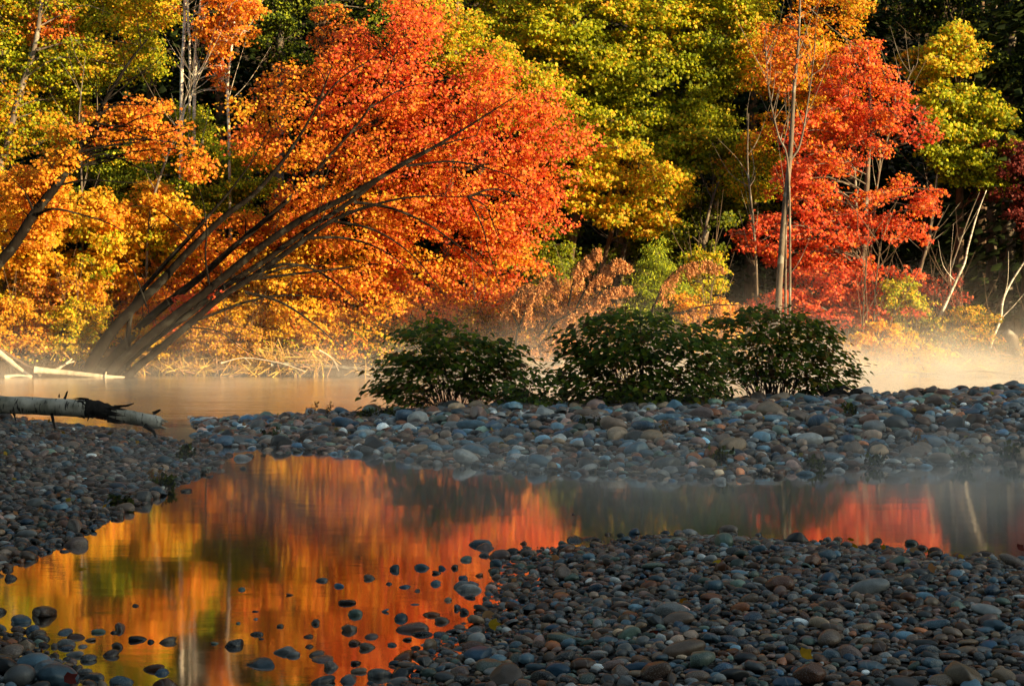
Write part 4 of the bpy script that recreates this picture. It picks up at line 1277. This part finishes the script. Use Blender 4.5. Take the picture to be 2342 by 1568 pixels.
# ------------------------------------------------------------------ small weeds
def weed(label, x, y, hpx, zg, kind, group='weeds growing among the cobbles'):
    p = W(x, y, zg)
    gz = max(0.0, float(ground_z(p[0], p[1])))
    root = empty('weed', (p[0], p[1], gz), label, 'weed', group)
    T, L = Tubes(), Leaves(T_KITE)
    h = hpx / F * p[1]
    for k in range({'tuft': 16, 'stalk': 2, 'leafy': 6}[kind]):
        d = np.array([rng.normal() * .3, rng.normal() * .3, 1.0]) * h * (.6 + .4 * rng.random())
        if kind == 'stalk':
            d = np.array([rng.normal() * .06, 0, 1]) * h * (1 - .35 * k)
        a = np.array([p[0] + rng.normal() * .04, p[1] + rng.normal() * .04, gz])
        line = smooth_line([a, a + d * .55, a + d + np.array([d[0] * .5, d[1] * .5, -.08 * h])], 4)
        T.add(line, np.linspace(.004, .0015, len(line)), 3)
        n = {'tuft': 4, 'stalk': 30, 'leafy': 16}[kind]
        u = rng.integers(2, len(line), n)
        c = line[u] + rng.normal(size=(n, 3)) * .018
        pal = {'brown': .7, 'ochre': .3} if kind == 'stalk' else {'green': .7, 'dark': .3}
        L.add(c, unit(n) + np.array([0, -.3, .6]), d + unit(n) * h * .6, (.035 if kind == 'stalk' else .06) * (.6 + .7 * rng.random(n)), pick(pal, n) * (.5 if kind != 'stalk' else .45))
    T.build('stem', M['bark'], root, root.location)
    L.build('leaves', M['bush'] if kind != 'stalk' else M['dead'], root, root.location)


skirt = [('ragged green weeds at the foot of the leftmost bush, toward the pond', 960, 942, 40, .2, 'leafy'), ('dry stalks poking out under the leftmost bush', 1080, 945, 60, .2, 'stalk'),
         ('grassy fringe under the low young bush', 1230, 945, 36, .2, 'tuft'), ('weed thicket between the low young bush and the biggest bush', 1290, 942, 44, .22, 'leafy'),
         ('dark weeds under the outer leaves of the biggest bush', 1380, 945, 36, .22, 'leafy'), ('grass fringe under the middle of the biggest bush', 1470, 948, 34, .22, 'tuft'),
         ('pale leafy weed spilling from the biggest bush onto the stones', 1620, 938, 44, .25, 'leafy'), ('tangled weed in the notch between the biggest and the rearmost bush', 1660, 920, 50, .3, 'leafy'),
         ('low green weeds under the open stems of the rearmost bush', 1840, 915, 36, .33, 'leafy'), ('dry grass beside the root clump on the crest', 1895, 912, 34, .33, 'tuft')]
for a in skirt + [('dried upright seed stalk on the bar tip against the gold river', 722, 952, 42, .15, 'stalk'), ('shorter branching dry weed beside the upright seed stalk', 760, 950, 32, .15, 'stalk'),
          ('broad green weed clump at the foot of the leftmost bush', 835, 962, 26, .17, 'leafy'), ('dark leafy weed under the hanging leaves of the leftmost bush', 885, 962, 24, .17, 'leafy'),
          ('pale tiny grass tuft among misty stones near the bar tip', 618, 990, 26, .12, 'tuft'), ('green weed between the blocky boulder and the waterline', 1355, 990, 26, .2, 'leafy'),
          ('thin weed with bare stems below the biggest bush', 1520, 1000, 40, .2, 'stalk'), ('dark bristly weed at the waterline below the biggest bush', 1640, 1060, 44, .06, 'tuft'),
          ('grassy weed patch on the bar left of a rounded pale boulder', 1860, 1050, 30, .1, 'tuft'), ('spiky green weed high on the bar below the rearmost bush', 1950, 960, 36, .3, 'leafy'),
          ('brown-headed weed on the open cobble bar', 2105, 985, 40, .28, 'stalk'), ('low green weed mat on the open bar near the water', 2200, 1035, 34, .15, 'leafy'),
          ('tall thin weed at the frame edge of the open bar', 2310, 1000, 52, .25, 'tuft'), ('small green weed by the waterline of the open bar', 2010, 1040, 30, .12, 'tuft'),
          ('weed with reddish leaves on the spit of the dark gravel bank', 415, 1030, 36, .1, 'leafy'), ('grass tuft low on the dark gravel bank near the water', 385, 1090, 30, .1, 'tuft'),
          ('yellowing weed in the middle of the dark gravel bank', 355, 1070, 44, .15, 'stalk'), ('little tuft half way down the dark gravel bank', 270, 1115, 26, .15, 'tuft'),
          ('dry weed at the misty edge under the rearmost bush', 1560, 940, 34, .25, 'tuft')]:
    weed(*a)

# ------------------------------------------------------------------ logs and driftwood
def log_line(px, Y):
    return smooth_line([P(x, y, Y + dY) for x, y, dY in px], 6)


ly = 19.6
a0 = P(-120, 916, ly)
root = empty('birch_log', a0, 'fallen birch log with peeling white bark and a blackened middle', 'log')
seg = Tubes()
seg.add(log_line([(-160, 920, -.1), (0, 925, 0), (100, 929, .05), (188, 934, .1), (200, 935, .1)], ly), np.concatenate([np.full(23, .100), [.094, .085]]), 22, .03)
seg.build('trunk', M['log_bark'], root, a0)
seg = Tubes()
seg.add(log_line([(184, 933, .1), (215, 936, .13), (245, 942, .16), (264, 947, .18)], ly), np.interp(np.linspace(0, 1, 19), [0, .15, .5, 1], [.098, .108, .096, .078]), 22, .07)
seg.build('rotten_section', M['rotten'], root, a0)
seg = Tubes()
seg.add(log_line([(240, 943, .16), (270, 948, .18), (320, 958, .22), (366, 967, .26)], ly), np.interp(np.linspace(0, 1, 19), [0, .1, .6, 1], [.078, .086, .080, .074]), 18, .03)
for k in range(16):
    th = rng.random() * 6.283
    q = P(366, 967, ly + .26) + np.array([0, -np.cos(th), np.sin(th)]) * .055
    e = q + np.array([.02 + .09 * rng.random(), 0, -.02])
    seg.add([q - np.array([.04, 0, 0]), q, e], [.02, .016, .003], 5, .25)
seg.build('broken_end', M['log_bark'], root, a0)
for px, r in (([(148, 912), (153, 898), (155, 894)], .016), ([(135, 908), (136, 900)], .012), ([(262, 930), (290, 927), (306, 922)], .02), ([(350, 945), (364, 938), (366, 936)], .022),
              ([(32, 945), (36, 962)], .016), ([(118, 945), (124, 972), (128, 980)], .02), ([(205, 948), (200, 962)], .016), ([(330, 972), (350, 985), (356, 1000)], .03)):
    s = Tubes()
    pts = np.array([P(x, y, ly - .04) for x, y in px])
    s.add(smooth_line(pts, 4), np.linspace(r, r * .3, 5 if len(px) == 2 else 9), 7, .08)
    s.build('branch_stub', M['rotten'], root, a0)


rag = Tubes()                                             # charred splinters and peeling bark lapping over the pale wood
for k in range(46):
    e = rng.random() < .5
    th = rng.random() * 6.283
    X0, Z0 = (186, 933) if e else (262, 946)
    q = P(X0, Z0, ly + .12)
    rr = (.100 if e else .084)
    o_ = np.array([0, -np.cos(th), np.sin(th)]) * rr
    ln = (.03 + .13 * rng.random() ** 2) * (-1 if e else 1)
    a_, b_ = q + o_ - np.array([ln * .8, 0, 0]), q + o_ * 1.02 + np.array([ln, 0, -.01 * np.sign(ln) - .02 * (not e)])
    rag.add([a_, (a_ + b_) / 2 + o_ * .06, b_], [.016, .013, .002], 5, .2)
rag.build('charred_splinters', M['rotten'], root, a0)


def stick(name, label, pxs, Y, rads, mat='drift', cat='driftwood', wob=.03):
    p = P(*pxs[0][0], Y)
    t = Tubes()
    for px, r in zip(pxs, rads):
        l = smooth_line([P(x, y, Y + rng.normal() * .08) for x, y in px], 5)
        t.add(l - p, np.linspace(r, r * .45, len(l)), 8, wob)
    o = obj(name, mesh_from(name, np.concatenate(t.V), [np.concatenate(t.F), np.concatenate(t.caps)], M[mat], smooth=True), None, p)
    return tag(o, label, cat)


stick('driftwood_log', 'long bleached log lying in the water before the leaning trunks', [[(78, 845), (140, 851), (220, 859), (285, 864)], [(92, 856), (86, 848), (82, 838)]], 41.0, [.085, .05])
stick('driftwood_stick', 'straight pale pole slanting into the water at the frame edge', [[(-60, 768), (0, 808), (40, 840), (72, 862)]], 41.0, [.09])
stick('driftwood_stick', 'dark leaning pole above the straight pale one', [[(-60, 770), (10, 805), (60, 835), (95, 850)]], 41.4, [.05], 'bark')
stick('driftwood_stick', 'short bleached stick lying flat at the frame edge waterline', [[(10, 862), (40, 858), (70, 861)]], 40.8, [.045])
stick('driftwood_stick', 'forked bleached stick leaning on the bank behind the long log', [[(130, 845), (150, 832), (170, 826)], [(150, 832), (165, 820)]], 41.6, [.04, .03])
stick('driftwood_log', 'grey log across the shallows under the drooping maple boughs', [[(620, 832), (700, 836), (790, 840), (870, 846)]], 41.6, [.07], 'bark_grey')
stick('fallen_log', 'massive shaded fallen trunk on the bank under the drooping maple', [[(560, 772), (640, 784), (720, 790)], [(830, 768), (920, 772), (1000, 790)]], 43.0, [.16, .14], 'bark')
stick('driftwood_log', 'brown bent log at the waterline between the two front bushes', [[(1160, 812), (1200, 826), (1240, 834), (1290, 828)]], 39.6, [.11], 'bark_grey')
stick('bare_branch', 'long low bare branch arching over the misty water', [[(1960, 862), (2060, 850), (2150, 856), (2230, 848), (2330, 858)]], 40.2, [.035], 'bark')
stick('tree_stump', 'pale weathered leaning stump at the frame edge in the mist', [[(2318, 872), (2326, 820), (2318, 780), (2300, 758)], [(2326, 820), (2352, 778), (2372, 760)]], 41.6, [.24, .14], 'bark_grey', 'stump', .06)
stick('driftwood_pole', 'long thin grey pole lying across the open cobble bar', [[(2060, 937), (2160, 938), (2260, 934), (2420, 936)]], 21.6, [.03], 'bark_grey')
stick('root_clump', 'dark tangled root clump on the crest behind the cobbles', [[(1890, 905), (1915, 893), (1935, 898)], [(1900, 908), (1925, 900), (1955, 906), (1985, 903)], [(1920, 895), (1930, 885), (1945, 890)], [(1940, 904), (1965, 894), (1975, 905)], [(1905, 900), (1900, 888)]], 22.8, [.05, .06, .03, .05, .02], 'rotten', 'driftwood', .25)
stick('root_clump', 'small blackened driftwood chunk on the crest of the open bar', [[(2075, 905), (2110, 900), (2150, 903)], [(2100, 902), (2112, 892)]], 22.6, [.06, .02], 'rotten', 'driftwood', .2)
for lab, px in (('thin bare twig bending into the misty water by the leaning maple', [(505, 830), (560, 818), (640, 830), (700, 850)]), ('pale broken twig fan in the water under the drooping boughs', [(730, 800), (760, 820), (775, 848)]),
                ('fine forked twig standing in the water before the long log', [(243, 850), (240, 862), (236, 868)])):
    stick('driftwood_twig', lab, [px, [px[1], (px[1][0] + 14, px[1][1] + 16)]], 40.9, [.02, .012], 'drift')

LL = Leaves(T_MAPLE)
for k in range(700):
    x, y = rng.uniform(-8, 10), rng.uniform(7, 25)
    if max(float(sdist(q, np.array([x]), np.array([y]))[0]) for q in (near_bank, left_bank, mid_bar)) < .05:
        continue
    LL.add(np.array([[x, y, float(ground_z(x, y)) + .05 + .04 * rng.random()]]), unit(1) * .7 + np.array([0, -.2, .8]), unit(1), np.array([.035 + .03 * rng.random()]), pick({'brown': .4, 'ochre': .3, 'gold': .2, 'maroon': .1}, 1) * .6)
tag(LL.build('fallen_leaves', M['dead']), 'small fallen autumn leaves strewn over the cobble banks', kind='stuff')

# fallen leaves on the stones
for lab, x, y, zz, c in (('curled brown leaf caught among wet stones by the bar edge', 1135, 1024, .22, 'brown'), ('golden fallen leaf among the cobbles of the bare bank', 1845, 1492, .22, 'gold'), ('rust red leaf standing up at the pond corner', 162, 1545, .1, 'maroon'),
                         ('upright dark leaf at the pond rim of the bare bank', 2335, 1262, .06, 'maroon'), ('yellow leaf on the dark gravel bank', 188, 1255, .12, 'gold')):
    p = W(x, y, zz)
    L = Leaves(T_MAPLE)
    L.add(np.zeros((1, 3)), np.array([[.2, -.7, .6]]), np.array([[.6, .2, .5]]), np.array([.06]), np.array([PAL[c][0]]) * .6)
    o = L.build('fallen_leaf', M['dead'])
    o.location = (p[0], p[1], float(ground_z(p[0], p[1])) + .10)
    tag(o, lab, 'leaf')

# ------------------------------------------------------------------ morning mist over the water
def mist_material():
    g = N('river mist')
    geo = g.n('NewGeometry')
    tc = g.n('TexCoord')
    pos = tc.outputs['Object']
    s = g.n('SeparateXYZ', Vector=pos)
    z, y, x = s.outputs['Z'], s.outputs['Y'], s.outputs['X']
    mp = g.n('Mapping', Vector=pos)
    mp.inputs['Scale'].default_value = (.55, .35, .9)
    nz = g.n('TexNoise', Vector=mp.outputs[0], Scale=1.15, Detail=3.0, Roughness=.55)
    nn = g.math('MAXIMUM', g.math('MULTIPLY_ADD', nz.outputs['Fac'], 5.0, -2.0), 0.06)
    fall_r = g.math('POWER', 2.718, g.math('MULTIPLY', z, -1 / MR[1]))
    fall_p = g.math('POWER', 2.718, g.math('MULTIPLY', z, -1 / MP_[1]))
    riv = g.ramp(g.math('MULTIPLY_ADD', y, .02, 0), [(.50, 0.0), (.62, .35), (.70, 1.0), (.83, 1.0), (.88, .25)])
    pond = g.ramp(g.math('MULTIPLY_ADD', y, .02, 0), [(.22, 0.0), (.27, 1.0), (.32, 1.0), (.37, .15), (.44, 0.05), (.50, 0)])
    east = g.ramp(g.math('MULTIPLY_ADD', x, .05, .5), [(.10, .22), (.36, .30), (.52, .8), (.80, 1.6)])
    d = g.math('ADD', g.math('MULTIPLY', g.math('MULTIPLY', fall_r, riv), MR[0]), g.math('MULTIPLY', g.math('MULTIPLY', fall_p, pond), MP_[0]))
    d = g.math('MULTIPLY', g.math('MULTIPLY', d, nn), east)
    v = g.n('VolumePrincipled', Color=(.97, .95, .92, 1), Density=d, Anisotropy=.0)
    g.link(v.outputs[0], g.out.inputs['Volume'])
    return g.m


MR, MP_ = (.36, .42), (.34, .18)
import bmesh
bm = bmesh.new()
bmesh.ops.create_cube(bm, size=1.0)
me = bpy.data.meshes.new('mist')
for v in bm.verts:
    v.co = ((v.co.x) * 60, v.co.y * 36 + 28.5, v.co.z * 2.6 + 1.32)
bm.to_mesh(me)
bm.free()
me.materials.append(mist_material())
tag(obj('mist', me), 'low morning mist drifting over the river and the pond', kind='stuff')

# ------------------------------------------------------------------ light, sky, camera
EL, AZ = math.radians(12), math.atan2(.88, -.475)
sd = Vector((math.sin(AZ) * math.cos(EL), math.cos(AZ) * math.cos(EL), math.sin(EL)))
sun = bpy.data.lights.new('sun', 'SUN')
sun.energy = 5.0
sun.angle = math.radians(.5)
sun.color = (1.0, .70, .35)
so = bpy.data.objects.new('sun', sun)
C.objects.link(so)
so.rotation_euler = sd.to_track_quat('Z', 'Y').to_euler()
world = bpy.data.worlds.new('World')
bpy.context.scene.world = world
world.use_nodes = True
nt = world.node_tree
sky = nt.nodes.new('ShaderNodeTexSky')
sky.sky_type = 'NISHITA'
sky.sun_disc = False
sky.sun_elevation = EL
sky.sun_rotation = AZ
bg = nt.nodes['Background']
hs = nt.nodes.new('ShaderNodeHueSaturation')
hs.inputs['Saturation'].default_value = .75
nt.links.new(sky.outputs[0], hs.inputs['Color'])
wb = nt.nodes.new('ShaderNodeMixRGB')
wb.blend_type = 'MULTIPLY'
wb.inputs[0].default_value = 1
wb.inputs[2].default_value = (.99, 1.03, .90, 1)
nt.links.new(hs.outputs[0], wb.inputs[1])
nt.links.new(wb.outputs[0], bg.inputs[0])
bg.inputs[1].default_value = .072

cam = bpy.data.cameras.new('camera')
cam.sensor_width = 36
cam.lens = 60
cam.shift_y = -64 / 2342
cam.clip_end = 1500
co = bpy.data.objects.new('camera', cam)
C.objects.link(co)
co.location = (0, 0, EYE)
co.rotation_euler = (math.pi / 2, 0, 0)
sc = bpy.context.scene
sc.camera = co
sc.view_settings.view_transform = 'Standard'
sc.view_settings.look = 'None'
sc.view_settings.exposure = 1.62
sc.view_settings.gamma = 1
sc.cycles.max_bounces = 8
sc.cycles.transparent_max_bounces = 16
sc.cycles.volume_bounces = 1
sc.cycles.volume_step_rate = 4.0
sc.cycles.volume_max_steps = 64
sc.cycles.use_denoising = True
